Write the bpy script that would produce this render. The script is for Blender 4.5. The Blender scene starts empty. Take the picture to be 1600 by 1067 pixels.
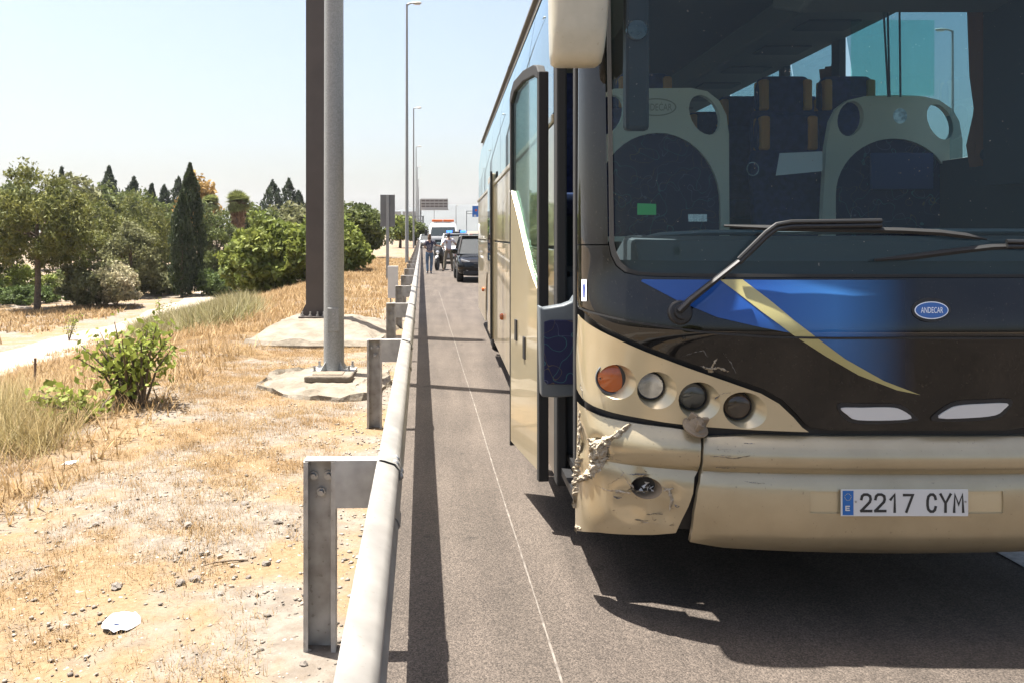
import bpy, bmesh, math, random
import numpy as np
from mathutils import Vector, Matrix
from mathutils.geometry import delaunay_2d_cdt

random.seed(7); RNG = np.random.default_rng(7)
SC = bpy.context.scene
COL = SC.collection
R_ = math.radians

# ------------------------------------------------------------------ camera
F, CX, CY, HC = 1380.0, 698.0, 369.0, 1.62      # focal length and axis of the photograph in its pixels, eye height
cam = bpy.data.cameras.new('camera'); cam.sensor_width = 36; cam.lens = 36 * F / 1600
cam.shift_x = (800 - CX) / 1600; cam.shift_y = -(533.5 - CY) / 1600
cam.clip_start = 0.05; cam.clip_end = 9000
camo = bpy.data.objects.new('camera', cam); COL.objects.link(camo)
camo.location = (0, 0, HC); camo.rotation_euler = (R_(90), 0, 0)
SC.camera = camo
# ------------------------------------------------------------------ sky, sun, exposure
SUN = Vector((-0.27, 0.115, 1.0)).normalized()
world = bpy.data.worlds.new('World'); SC.world = world; world.use_nodes = True
nt = world.node_tree; bg = nt.nodes['Background']
sky = nt.nodes.new('ShaderNodeTexSky'); sky.sky_type = 'NISHITA'; sky.sun_disc = False
sky.sun_elevation = math.asin(SUN.z); sky.sun_rotation = math.atan2(SUN.x, SUN.y)
sky.air_density = 1.0; sky.dust_density = 4.2; sky.ozone_density = 0.0
nt.links.new(sky.outputs[0], bg.inputs[0]); bg.inputs[1].default_value = 0.064
sl = bpy.data.lights.new('sun', 'SUN'); sl.energy = 5.0; sl.angle = R_(0.5); sl.color = (1.0, 0.955, 0.88)
slo = bpy.data.objects.new('sun', sl); COL.objects.link(slo)
slo.rotation_euler = (-SUN).to_track_quat('-Z', 'Y').to_euler(); slo.location = (0, 0, 30)
SC.view_settings.view_transform = 'Standard'; SC.view_settings.look = 'None'
SC.view_settings.exposure = 1.9; SC.view_settings.gamma = 1.0
SC.view_settings.use_curve_mapping = False
SC.cycles.use_denoising = True
SC.cycles.max_bounces = 8; SC.cycles.transparent_max_bounces = 24; SC.cycles.glossy_bounces = 4
SC.cycles.sample_clamp_indirect = 6.0

# ------------------------------------------------------------------ helpers
def P(x, y, Z): return Vector(((x - CX) * Z / F, Z, HC - (y - CY) * Z / F))
RS = -0.0285                                        # the road runs a little to the left of the lens axis
def grade(Y): return 0.0058 * (Y - 45) if Y > 45 else 0.0
def railx(Y): return -0.08 + RS * Y
def rd(s, Y, z=0.0): return Vector((railx(Y) - s, Y, z + grade(Y)))   # s metres left of the rail's face
def hslope(s):
    if s < 2.7: return 0.0
    if s < 4.0: return -0.29 * (s - 2.7) ** 2 / 2.6
    if s < 11.4: return -0.1885 - 0.29 * (s - 4.0)
    if s < 13.0:
        t = (s - 11.4) / 1.6; return -2.3345 - 0.29 * 1.6 * (t - t * t / 2)
    return -2.5665
def terrain(X, Y):
    s = railx(Y) - X
    z = hslope(s) + grade(Y)
    if s > 0.3:
        w = min(1.0, (s - 0.3) / 2.0)
        z += w * (0.035 * math.sin(X * 1.7 + Y * .6) + 0.03 * math.sin(Y * 1.3 - X * .8) + 0.05 * math.sin(X * .45 + 1.2) * math.sin(Y * .37) - .02)
    return z
def ground_hit(x, y):
    Z = 2.0
    while Z < 400:
        p = P(x, y, Z)
        if p.z <= terrain(p.x, p.y): return p
        Z += 0.02 + Z * .001
    return p

class MB:
    def __init__(s): s.v = []; s.f = []; s.m = []
    def add(s, vs, fs, mi=0):
        o = len(s.v); s.v += [tuple(v) for v in vs]; s.f += [tuple(i + o for i in f) for f in fs]; s.m += [mi] * len(fs); return s
    def box(s, x0, x1, y0, y1, z0, z1, mi=0, M=None):
        vs = [Vector((x, y, z)) for z in (z0, z1) for y in (y0, y1) for x in (x0, x1)]
        if M: vs = [M @ v for v in vs]
        return s.add(vs, [(0, 2, 3, 1), (4, 5, 7, 6), (0, 1, 5, 4), (2, 6, 7, 3), (0, 4, 6, 2), (1, 3, 7, 5)], mi)
    def cyl(s, p0, p1, r0, r1=None, n=12, mi=0, caps=True):
        p0 = Vector(p0); p1 = Vector(p1); r1 = r0 if r1 is None else r1
        q = (p1 - p0).to_track_quat('Z', 'Y'); vs = []
        for p, r in ((p0, r0), (p1, r1)):
            for i in range(n):
                a = 2 * math.pi * i / n; vs.append(p + q @ Vector((r * math.cos(a), r * math.sin(a), 0)))
        fs = [(i, (i + 1) % n, n + (i + 1) % n, n + i) for i in range(n)]
        if caps: fs += [tuple(range(n - 1, -1, -1)), tuple(range(n, 2 * n))]
        return s.add(vs, fs, mi)
    def tube(s, pts, r, n=8, mi=0, flat=1.0):
        pts = [Vector(p) for p in pts]; rs = r if isinstance(r, (list, tuple)) else [r] * len(pts)
        vs = []; up = Vector((0, 0, 1)); prev = None
        for i, p in enumerate(pts):
            d = (pts[min(i + 1, len(pts) - 1)] - pts[max(i - 1, 0)]).normalized()
            a = up.cross(d) if prev is None else prev - d * prev.dot(d)
            if a.length < 1e-4: a = Vector((1, 0, 0)).cross(d)
            a.normalize(); prev = a; b = d.cross(a)
            for k in range(n):
                t = 2 * math.pi * k / n; vs.append(p + a * (rs[i] * math.cos(t)) + b * (rs[i] * flat * math.sin(t)))
        fs = []
        for i in range(len(pts) - 1):
            for k in range(n): fs.append((i * n + k, i * n + (k + 1) % n, (i + 1) * n + (k + 1) % n, (i + 1) * n + k))
        fs += [tuple(range(n - 1, -1, -1)), tuple(range((len(pts) - 1) * n, len(pts) * n))]
        return s.add(vs, fs, mi)
    def rings(s, rings, mi=0, cap=True, closed=True):
        n = len(rings[0]); vs = [v for r in rings for v in r]; fs = []
        for i in range(len(rings) - 1):
            for k in range(n if closed else n - 1):
                fs.append((i * n + k, i * n + (k + 1) % n, (i + 1) * n + (k + 1) % n, (i + 1) * n + k))
        if cap and closed: fs += [tuple(range(n - 1, -1, -1)), tuple(range((len(rings) - 1) * n, len(rings) * n))]
        return s.add(vs, fs, mi)
    def lathe(s, c, axis, prof, n=24, mi=0):
        c = Vector(c); q = Vector(axis).to_track_quat('Z', 'Y')
        return s.rings([[c + q @ Vector((r * math.cos(2 * math.pi * k / n), r * math.sin(2 * math.pi * k / n), h)) for k in range(n)] for r, h in prof], mi)
    def prism(s, poly, fn, t0, t1, mi=0):
        """poly: 2D points; fn(u,v,t) -> 3D; extruded from t0 to t1"""
        n = len(poly)
        vs = [fn(u, v, t0) for u, v in poly] + [fn(u, v, t1) for u, v in poly]
        return s.add(vs, [tuple(range(n - 1, -1, -1)), tuple(range(n, 2 * n))] + [(i, (i + 1) % n, n + (i + 1) % n, n + i) for i in range(n)], mi)
    def build(s, name, mats, parent=None, smooth=False, bevel=0, seg=2, angle=35, loc=None):
        me = bpy.data.meshes.new(name); me.from_pydata(s.v, [], s.f)
        mats = mats if isinstance(mats, (list, tuple)) else [mats]
        for m in mats: me.materials.append(m)
        if len(mats) > 1: me.polygons.foreach_set('material_index', s.m)
        bm = bmesh.new(); bm.from_mesh(me)
        bmesh.ops.recalc_face_normals(bm, faces=bm.faces)
        if bevel:
            es = [e for e in bm.edges if len(e.link_faces) == 2 and e.calc_face_angle(0) > R_(40)]
            bmesh.ops.bevel(bm, geom=es, offset=bevel, segments=seg, affect='EDGES', profile=.5, clamp_overlap=True)
        if smooth:
            for f in bm.faces: f.smooth = True
            for e in bm.edges:
                if len(e.link_faces) == 2 and e.calc_face_angle(0) > R_(angle): e.smooth = False
        bm.to_mesh(me); bm.free()
        o = bpy.data.objects.new(name, me); COL.objects.link(o)
        if parent: o.parent = parent
        if loc: o.location = loc
        return o

def raw(name, V, Fc, mat, parent=None, smooth=False):
    me = bpy.data.meshes.new(name); k = Fc.shape[1]
    me.vertices.add(len(V)); me.vertices.foreach_set('co', np.ascontiguousarray(V, dtype=np.float32).ravel())
    me.loops.add(Fc.size); me.loops.foreach_set('vertex_index', np.ascontiguousarray(Fc, dtype=np.int32).ravel())
    me.polygons.add(len(Fc)); me.polygons.foreach_set('loop_start', np.arange(0, Fc.size, k, dtype=np.int32))
    me.update(); me.validate()
    me.materials.append(mat)
    o = bpy.data.objects.new(name, me); COL.objects.link(o)
    if parent: o.parent = parent
    return o
def empty(name, loc=(0, 0, 0), rz=0):
    o = bpy.data.objects.new(name, None); COL.objects.link(o); o.location = loc; o.rotation_euler = (0, 0, rz); o.empty_display_size = .2
    return o
def tag(o, label=None, cat=None, group=None, kind=None):
    if label: o['label'] = label
    if cat: o['category'] = cat
    if group: o['group'] = group
    if kind: o['kind'] = kind
    return o
def copy_tree(o, parent=None):
    c = o.copy(); COL.objects.link(c); c.parent = parent
    for ch in list(o.children): copy_tree(ch, c)
    return c

# ------------------------------------------------------------------ materials
MATS = {}
def mat(name, col, rough=.6, metal=0., coat=0., var=0., vs=8., bump=0., bs=60., col2=None, spec=.5, island=0., emit=0., detail=4.):
    if name in MATS: return MATS[name]
    m = bpy.data.materials.new(name); m.use_nodes = True; n = m.node_tree.nodes; l = m.node_tree.links
    b = n['Principled BSDF']; b.inputs['Base Color'].default_value = (*col, 1); b.inputs['Roughness'].default_value = rough
    b.inputs['Metallic'].default_value = metal; b.inputs['Coat Weight'].default_value = coat; b.inputs['Coat Roughness'].default_value = .03
    b.inputs['Specular IOR Level'].default_value = spec
    if var or col2 or bump:
        tc = n.new('ShaderNodeTexCoord')
    if var or col2:
        nz = n.new('ShaderNodeTexNoise'); nz.inputs['Scale'].default_value = vs; nz.inputs['Detail'].default_value = detail
        l.new(tc.outputs['Object'], nz.inputs['Vector'])
        mx = n.new('ShaderNodeMix'); mx.data_type = 'RGBA'
        c2 = col2 if col2 else tuple(c * (1 - var) for c in col)
        c1 = col if col2 else tuple(min(1, c * (1 + var)) for c in col)
        mx.inputs[6].default_value = (*c1, 1); mx.inputs[7].default_value = (*c2, 1)
        rp = n.new('ShaderNodeMapRange'); rp.inputs[1].default_value = .35; rp.inputs[2].default_value = .65
        l.new(nz.outputs[0], rp.inputs[0]); l.new(rp.outputs[0], mx.inputs[0])
        out = mx.outputs[2]
        if island:
            gi = n.new('ShaderNodeNewGeometry'); hs = n.new('ShaderNodeHueSaturation')
            mr = n.new('ShaderNodeMapRange'); mr.inputs[3].default_value = 1 - island; mr.inputs[4].default_value = 1 + island
            l.new(gi.outputs['Random Per Island'], mr.inputs[0]); l.new(mr.outputs[0], hs.inputs['Value']); l.new(out, hs.inputs['Color']); out = hs.outputs[0]
        l.new(out, b.inputs['Base Color'])
    if bump:
        n2 = n.new('ShaderNodeTexNoise'); n2.inputs['Scale'].default_value = bs; n2.inputs['Detail'].default_value = 5
        l.new(tc.outputs['Object'], n2.inputs['Vector'])
        bp = n.new('ShaderNodeBump'); bp.inputs['Strength'].default_value = bump; bp.inputs['Distance'].default_value = .02
        l.new(n2.outputs[0], bp.inputs['Height']); l.new(bp.outputs[0], b.inputs['Normal'])
    if emit:
        b.inputs['Emission Color'].default_value = (*col, 1); b.inputs['Emission Strength'].default_value = emit
    MATS[name] = m; return m

def glass(name, tint, refl=1.0, dust=0.0):
    m = bpy.data.materials.new(name); m.use_nodes = True; n = m.node_tree.nodes; l = m.node_tree.links
    n.remove(n['Principled BSDF']); out = n['Material Output']
    tr = n.new('ShaderNodeBsdfTransparent'); tr.inputs[0].default_value = (*tint, 1)
    gl = n.new('ShaderNodeBsdfGlossy'); gl.inputs['Roughness'].default_value = .015; gl.inputs[0].default_value = (.82, .95, 1, 1)
    lw = n.new('ShaderNodeLayerWeight'); lw.inputs[0].default_value = .5
    pw = n.new('ShaderNodeMath'); pw.operation = 'POWER'; pw.inputs[1].default_value = 4.5
    ma = n.new('ShaderNodeMath'); ma.operation = 'MULTIPLY_ADD'; ma.inputs[1].default_value = .93 * refl; ma.inputs[2].default_value = .026 * refl
    l.new(lw.outputs['Facing'], pw.inputs[0]); l.new(pw.outputs[0], ma.inputs[0])
    mx = n.new('ShaderNodeMixShader'); l.new(ma.outputs[0], mx.inputs[0]); l.new(tr.outputs[0], mx.inputs[1]); l.new(gl.outputs[0], mx.inputs[2])
    last = mx.outputs[0]
    if dust:
        df = n.new('ShaderNodeBsdfDiffuse'); df.inputs[0].default_value = (.45, .42, .37, 1)
        tc = n.new('ShaderNodeTexCoord'); nz = n.new('ShaderNodeTexNoise'); nz.inputs['Scale'].default_value = 90; nz.inputs['Detail'].default_value = 2
        l.new(tc.outputs['Object'], nz.inputs['Vector'])
        mr = n.new('ShaderNodeMapRange'); mr.inputs[1].default_value = .735; mr.inputs[2].default_value = .76; mr.inputs[3].default_value = dust; mr.inputs[4].default_value = .55
        l.new(nz.outputs[0], mr.inputs[0])
        m2 = n.new('ShaderNodeMixShader'); l.new(mr.outputs[0], m2.inputs[0]); l.new(last, m2.inputs[1]); l.new(df.outputs[0], m2.inputs[2]); last = m2.outputs[0]
    l.new(last, out.inputs[0]); MATS[name] = m; return m

def ground_material():
    m = bpy.data.materials.new('dry_earth'); m.use_nodes = True; n = m.node_tree.nodes; l = m.node_tree.links
    b = n['Principled BSDF']; b.inputs['Roughness'].default_value = .95; b.inputs['Specular IOR Level'].default_value = .1
    tc = n.new('ShaderNodeTexCoord')
    def nz(s, d=6, r=.6):
        t = n.new('ShaderNodeTexNoise'); t.inputs['Scale'].default_value = s; t.inputs['Detail'].default_value = d; t.inputs['Roughness'].default_value = r
        l.new(tc.outputs['Object'], t.inputs['Vector']); return t.outputs[0]
    def mix(fac, a, c, lo=.4, hi=.6):
        r = n.new('ShaderNodeMapRange'); r.inputs[1].default_value = lo; r.inputs[2].default_value = hi; l.new(fac, r.inputs[0])
        x = n.new('ShaderNodeMix'); x.data_type = 'RGBA'; l.new(r.outputs[0], x.inputs[0])
        for k, q in ((6, a), (7, c)):
            if isinstance(q, tuple): x.inputs[k].default_value = (*q, 1)
            else: l.new(q, x.inputs[k])
        return x.outputs[2]
    earth = mix(nz(9), (.145, .122, .099), (.195, .17, .142))
    straw = mix(nz(40), (.172, .118, .066), (.21, .15, .09))
    c = mix(nz(.9), earth, straw, .45, .56)
    c = mix(nz(70, 3), c, (.10, .08, .062), .64, .74)
    c = mix(nz(23, 2), c, (.33, .295, .25), .68, .72)
    l.new(c, b.inputs['Base Color'])
    bp = n.new('ShaderNodeBump'); bp.inputs['Strength'].default_value = .5; bp.inputs['Distance'].default_value = .03
    l.new(nz(34, 8, .7), bp.inputs['Height']); l.new(bp.outputs[0], b.inputs['Normal'])
    return m
def asphalt_material():
    m = bpy.data.materials.new('asphalt'); m.use_nodes = True; n = m.node_tree.nodes; l = m.node_tree.links
    b = n['Principled BSDF']; b.inputs['Roughness'].default_value = .85; b.inputs['Specular IOR Level'].default_value = .3
    tc = n.new('ShaderNodeTexCoord')
    vo = n.new('ShaderNodeTexVoronoi'); vo.inputs['Scale'].default_value = 170; l.new(tc.outputs['Object'], vo.inputs['Vector'])
    big = n.new('ShaderNodeTexNoise'); big.inputs['Scale'].default_value = 1.1; big.inputs['Detail'].default_value = 5; l.new(tc.outputs['Object'], big.inputs['Vector'])
    fine = n.new('ShaderNodeTexNoise'); fine.inputs['Scale'].default_value = 130; fine.inputs['Detail'].default_value = 3; l.new(tc.outputs['Object'], fine.inputs['Vector'])
    bw = n.new('ShaderNodeSeparateColor'); l.new(vo.outputs['Color'], bw.inputs[0])
    mr = n.new('ShaderNodeMapRange'); mr.inputs[3].default_value = .55; mr.inputs[4].default_value = 1.5; l.new(bw.outputs[0], mr.inputs[0])
    mb_ = n.new('ShaderNodeMapRange'); mb_.inputs[1].default_value = .3; mb_.inputs[2].default_value = .7; mb_.inputs[3].default_value = .86; mb_.inputs[4].default_value = 1.12; l.new(big.outputs[0], mb_.inputs[0])
    mf = n.new('ShaderNodeMapRange'); mf.inputs[1].default_value = .3; mf.inputs[2].default_value = .7; mf.inputs[3].default_value = .7; mf.inputs[4].default_value = 1.3; l.new(fine.outputs[0], mf.inputs[0])
    m1 = n.new('ShaderNodeMath'); m1.operation = 'MULTIPLY'; l.new(mr.outputs[0], m1.inputs[0]); l.new(mb_.outputs[0], m1.inputs[1])
    m2 = n.new('ShaderNodeMath'); m2.operation = 'MULTIPLY'; l.new(m1.outputs[0], m2.inputs[0]); l.new(mf.outputs[0], m2.inputs[1])
    vm = n.new('ShaderNodeVectorMath'); vm.operation = 'SCALE'; vm.inputs[0].default_value = (.070, .0565, .046); l.new(m2.outputs[0], vm.inputs['Scale'])
    mpn = n.new('ShaderNodeMapping'); mpn.inputs['Scale'].default_value = (2.2, .16, 1); l.new(tc.outputs['Object'], mpn.inputs[0])
    st = n.new('ShaderNodeTexNoise'); st.inputs['Scale'].default_value = 2.0; st.inputs['Detail'].default_value = 6; l.new(mpn.outputs[0], st.inputs['Vector'])
    ms = n.new('ShaderNodeMapRange'); ms.inputs[1].default_value = .36; ms.inputs[2].default_value = .64; ms.inputs[3].default_value = .82; ms.inputs[4].default_value = 1.14; l.new(st.outputs[0], ms.inputs[0])
    sp = n.new('ShaderNodeTexNoise'); sp.inputs['Scale'].default_value = 3.3; sp.inputs['Detail'].default_value = 3; l.new(tc.outputs['Object'], sp.inputs['Vector'])
    mo_ = n.new('ShaderNodeMapRange'); mo_.inputs[1].default_value = .67; mo_.inputs[2].default_value = .74; mo_.inputs[3].default_value = 1; mo_.inputs[4].default_value = .62; l.new(sp.outputs[0], mo_.inputs[0])
    m3 = n.new('ShaderNodeMath'); m3.operation = 'MULTIPLY'; l.new(ms.outputs[0], m3.inputs[0]); l.new(mo_.outputs[0], m3.inputs[1])
    v2 = n.new('ShaderNodeVectorMath'); v2.operation = 'SCALE'; l.new(vm.outputs[0], v2.inputs[0]); l.new(m3.outputs[0], v2.inputs['Scale'])
    l.new(v2.outputs[0], b.inputs['Base Color'])
    bp = n.new('ShaderNodeBump'); bp.inputs['Strength'].default_value = .55; bp.inputs['Distance'].default_value = .008
    l.new(vo.outputs['Distance'], bp.inputs['Height']); bp.invert = True; l.new(bp.outputs[0], b.inputs['Normal'])
    return m

def dirty(m, amount=.5, speck=.72, tan=(.26, .22, .17), scale=120, lowz=None):
    n = m.node_tree.nodes; l = m.node_tree.links; b = n['Principled BSDF']; tc = n.new('ShaderNodeTexCoord')
    a = n.new('ShaderNodeTexNoise'); a.inputs['Scale'].default_value = scale; a.inputs['Detail'].default_value = 2; l.new(tc.outputs['Object'], a.inputs['Vector'])
    g_ = n.new('ShaderNodeTexNoise'); g_.inputs['Scale'].default_value = 2.6; g_.inputs['Detail'].default_value = 8; g_.inputs['Roughness'].default_value = .7; l.new(tc.outputs['Object'], g_.inputs['Vector'])
    r1 = n.new('ShaderNodeMapRange'); r1.inputs[1].default_value = speck - .03; r1.inputs[2].default_value = speck + .03; r1.inputs[4].default_value = amount; l.new(a.outputs[0], r1.inputs[0])
    r2 = n.new('ShaderNodeMapRange'); r2.inputs[1].default_value = .48; r2.inputs[2].default_value = .78; r2.inputs[4].default_value = amount * .4; l.new(g_.outputs[0], r2.inputs[0])
    mxx = n.new('ShaderNodeMath'); mxx.operation = 'MAXIMUM'; l.new(r1.outputs[0], mxx.inputs[0]); l.new(r2.outputs[0], mxx.inputs[1])
    x = n.new('ShaderNodeMix'); x.data_type = 'RGBA'; l.new(mxx.outputs[0], x.inputs[0]); x.inputs[7].default_value = (*tan, 1)
    lk = b.inputs['Base Color'].links
    if lk: l.new(lk[0].from_socket, x.inputs[6])
    else: x.inputs[6].default_value = b.inputs['Base Color'].default_value
    l.new(x.outputs[2], b.inputs['Base Color'])
    q = n.new('ShaderNodeMath'); q.operation = 'MULTIPLY_ADD'; q.inputs[1].default_value = .5; q.inputs[2].default_value = .02; l.new(mxx.outputs[0], q.inputs[0]); l.new(q.outputs[0], b.inputs['Coat Roughness'])
M_GROUND = ground_material(); M_ASPH = asphalt_material()
M_PATH = mat('pale_dust', (.26, .22, .17), .95, var=.12, vs=3, bump=.3, bs=20)
M_PAINT = mat('road_paint', (.40, .39, .37), .7, var=.2, vs=30)
M_CHALK = mat('worn_line', (.16, .142, .122), .85, col2=(.078, .064, .053), vs=14, detail=8)
M_GALV = mat('galvanised_steel', (.34, .33, .31), .55, .2, var=.2, vs=9, bump=.05, bs=90)
M_RAIL = mat('galvanised_rail', (.225, .213, .195), .55, .2, var=.16, vs=7, detail=9)
M_POST = mat('weathered_galvanised', (.44, .42, .385), .6, .1, col2=(.27, .25, .22), vs=11, detail=8)
M_BOLT = mat('bolt_steel', (.33, .33, .33), .4, .7)
M_POLE = mat('grey_pole', (.25, .255, .25), .55, .25, var=.14, vs=60)
M_BROWN = mat('brown_steel', (.065, .053, .047), .55, .1, var=.1, vs=3)
M_CONC = mat('old_concrete', (.20, .172, .135), .95, col2=(.13, .108, .08), vs=4, bump=1.0, bs=16, detail=10)
M_WOODPLATE = mat('slab_brown', (.16, .125, .09), .9, var=.25, vs=25, bump=.4, bs=60)
M_CREAM = mat('champagne_paint', (.50, .43, .285), .30, .5, .7, var=.05, vs=2)
M_CREAMM = mat('champagne_bumper', (.43, .36, .235), .30, .5, .65, col2=(.38, .315, .20), vs=5, detail=8)
M_BLACK = mat('black_paint', (.006, .0055, .005), .25, 0, 1.0, spec=0)
M_DARK = mat('black_plastic', (.012, .012, .013), .5)
M_RUBBER = mat('rubber', (.016, .016, .016), .75)
M_YEL = mat('stripe_yellow', (.36, .32, .13), .3, 0, .8)
M_WHITE = mat('white_plastic', (.55, .55, .54), .35, 0, .3)
M_CHROME = mat('chrome', (.75, .75, .74), .12, 1.0)
M_MIRRORP = mat('mirror_cream', (.42, .39, .30), .4, 0, .3, var=.06, vs=12)
M_GREYP = mat('grey_plastic', (.10, .115, .125), .5, 0, .1, var=.06, vs=6)
M_PANEL = mat('partition_cream', (.58, .55, .45), .55)
M_INT = mat('interior_grey', (.12, .12, .12), .8)
M_INTD = mat('interior_dark', (.035, .04, .045), .7)
M_BLUEF = mat('blue_fabric', (.022, .026, .085), .9, var=.3, vs=30)
M_ORANGEF = mat('orange_fabric', (.50, .22, .05), .85)
M_CURT = mat('rust_curtain', (.17, .075, .035), .9)
M_AMBER = mat('amber_lens', (.42, .10, .02), .2, 0, .5)
M_LENS = mat('lamp_lens', (.20, .20, .20), .12, .55, .9, var=.3, vs=40)
M_LENSD = mat('lamp_dark', (.05, .047, .045), .15, .3, .9, var=.3, vs=40)
M_TORN = mat('torn_fibreglass', (.46, .41, .33), .95, col2=(.28, .22, .14), vs=60, bump=.8, bs=120)
M_SCUFF = mat('scuff', (.22, .21, .20), .8, col2=(.05, .045, .04), vs=45)
M_BROKEN = mat('broken_socket', (.20, .155, .105), .6)
G_WS = glass('windscreen_glass', (.55, .71, .74), 1.0, .015)
G_SIDE = glass('side_glass', (.36, .52, .55), 1.25)
G_LEAF = glass('door_glass', (.60, .72, .68), 1.1)
G_CAR = glass('car_glass', (.25, .32, .33), 1.1)

dirty(M_BLACK, .16, .70, (.20, .17, .13), 130); dirty(M_CREAM, .28, .74, (.17, .13, .085), 90); dirty(M_CREAMM, .45, .72, (.12, .095, .065), 70); dirty(M_MIRRORP, .3, .72, (.2, .15, .09), 60)
dirty(M_RAIL, .45, .70, (.15, .125, .10), 55); dirty(M_POST, .45, .68, (.13, .105, .08), 45)
# ------------------------------------------------------------------ ground, road, path
def ground():
    ss = sorted(set([round(v, 3) for v in np.concatenate([np.arange(-20, 0, 5), np.arange(0, 6, .15), np.arange(6, 16, .5), np.arange(16, 60, 4), [60, 80, 120, 200, 400, 900, 1800, 3000], [-30, -50, -80, -150, -300, -700, -1500, -3000]])]))
    ys = [round(v, 3) for v in np.concatenate([[-200, -120, -80, -50, -30, -20, -12, -8, -5, -3, -1, 0], np.arange(1, 20, .18), np.arange(20, 60, .8), np.arange(60, 160, 5), [180, 220, 300, 450, 700, 1100, 1800, 2800, 4200]])]
    vs = []; fs = []
    for Y in ys:
        for s in ss:
            X = railx(Y) - s; z = terrain(X, Y) - (0.02 if s <= 0 else 0)
            if s > .35 and Y < 40:
                z += RNG.normal(0, .006)
            vs.append((X, Y, z))
    n = len(ss)
    for j in range(len(ys) - 1):
        for i in range(n - 1): fs.append((j * n + i, (j + 1) * n + i, (j + 1) * n + i + 1, j * n + i + 1))
    b = MB(); b.v = vs; b.f = fs; b.m = [0] * len(fs)
    o = b.build('ground', M_GROUND, smooth=True, angle=80); tag(o, kind='structure')
ground()
def strip(name, s0, s1, y0, y1, z, m, step=4.0, parent=None):
    b = MB(); ys = list(np.arange(y0, min(y1, 120), step)) + [y for y in (120, 200, 400, 900, 2000) if y0 < y < y1] + [y1]
    vs = []
    for Y in ys: vs += [rd(s0, Y, z), rd(s1, Y, z)]
    b.add(vs, [(2 * i, 2 * i + 1, 2 * i + 3, 2 * i + 2) for i in range(len(ys) - 1)])
    return b.build(name, m, parent)
road = strip('road', 0.09, -15.5, -150, 3000, .004, M_ASPH); tag(road, kind='structure')
# ragged asphalt edge beside the rail
def line_mark():
    b = MB(); vs = []; Y = 1.5
    while Y < 26:
        w = .0028 + .0028 * random.random(); o = .003 * math.sin(Y * 1.3) + random.uniform(-.0008, .0008)
        vs += [rd(-.585 + o - w, Y, .008), rd(-.585 + o + w, Y, .008)]; Y += .05 + Y * .004
    b.add(vs, [(2 * i, 2 * i + 1, 2 * i + 3, 2 * i + 2) for i in range(len(vs) // 2 - 1)])
    o = b.build('scratched_line', M_CHALK, road)
line_mark()
strip('lane_line', -3.02, -3.2, 3.5, 8.0, .008, M_PAINT, parent=road)
for y0 in range(14, 200, 13): strip('lane_line', -6.6, -6.75, y0, y0 + 4.5, .008, M_PAINT, parent=road)
strip('edge_line', -10.2, -10.4, -20, 900, .008, M_PAINT, parent=road)
def path():
    cen = [(18.0, -30, 3.0), (16.8, 5, 2.8), (15.0, 20, 2.4), (13.9, 27, 2.0), (13.5, 34, 1.6), (13.3, 42, 1.2), (14.2, 55, 1.1), (16, 75, 1.2), (20, 110, 1.2)]
    Ys = np.linspace(-30, 110, 120); b = MB(); vs = []
    for Y in Ys:
        s = np.interp(Y, [c[1] for c in cen], [c[0] for c in cen]); w = np.interp(Y, [c[1] for c in cen], [c[2] for c in cen])
        for k in range(6):
            q = s - w + 2 * w * k / 5 + (.12 * math.sin(Y * 1.1 + k) if k in (0, 5) else 0)
            X = railx(Y) - q; vs.append((X, Y, terrain(X, Y) + .03))
    b.add(vs, [(i * 6 + k, i * 6 + k + 1, i * 6 + k + 7, i * 6 + k + 6) for i in range(len(Ys) - 1) for k in range(5)])
    tag(b.build('path', M_PATH, smooth=True), kind='structure')
path()
M_HILL = mat('hill_scrub', (.040, .046, .042), .95, var=.3, vs=.004)
def hills():
    b = MB(); xs = np.linspace(-2600, 2600, 160); rows = []
    for j, (Y, k) in enumerate(((2450, 0), (2700, .45), (3000, .85), (3250, 1.0), (3500, .9))):
        rows.append([Vector((x, Y, 6 + k * (92 + 22 * math.sin(x * .0021 + .4) + 12 * math.sin(x * .0063 + j * .3) + 6 * math.sin(x * .017 + j)))) for x in xs])
    b.rings(rows, closed=False); tag(b.build('hills', M_HILL, smooth=True), kind='structure')
hills()
# ================================================================== the coach
XL, XC, W = .585, 1.875, 1.29
XR = XC + W
def hermite(pts):
    xs = [p[0] for p in pts]; ys = [p[1] for p in pts]; n = len(xs)
    t = [0] * n
    for i in range(n):
        a = max(i - 1, 0); b = min(i + 1, n - 1); t[i] = (ys[b] - ys[a]) / (xs[b] - xs[a])
    def f(x):
        if x <= xs[0]: return ys[0]
        if x >= xs[-1]: return ys[-1]
        i = 0
        while x > xs[i + 1]: i += 1
        h = xs[i + 1] - xs[i]; u = (x - xs[i]) / h
        return (2*u**3 - 3*u**2 + 1) * ys[i] + (u**3 - 2*u**2 + u) * h * t[i] + (-2*u**3 + 3*u**2) * ys[i + 1] + (u**3 - u**2) * h * t[i + 1]
    return f
YC = hermite([(.2, 4.0), (1.5, 4.0), (2.7, 4.05), (3.3, 4.2), (3.5, 4.5)])
_pp = 2.9
_tau = np.linspace(0, math.pi / 2, 2000)
_u = np.sin(_tau) ** (2 / _pp) * W; _d = 1 - np.cos(_tau) ** (2 / _pp)
_s = np.concatenate([[0], np.cumsum(np.hypot(np.diff(_u), np.diff(_d) * .5))]); SMAX = _s[-1]
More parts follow.
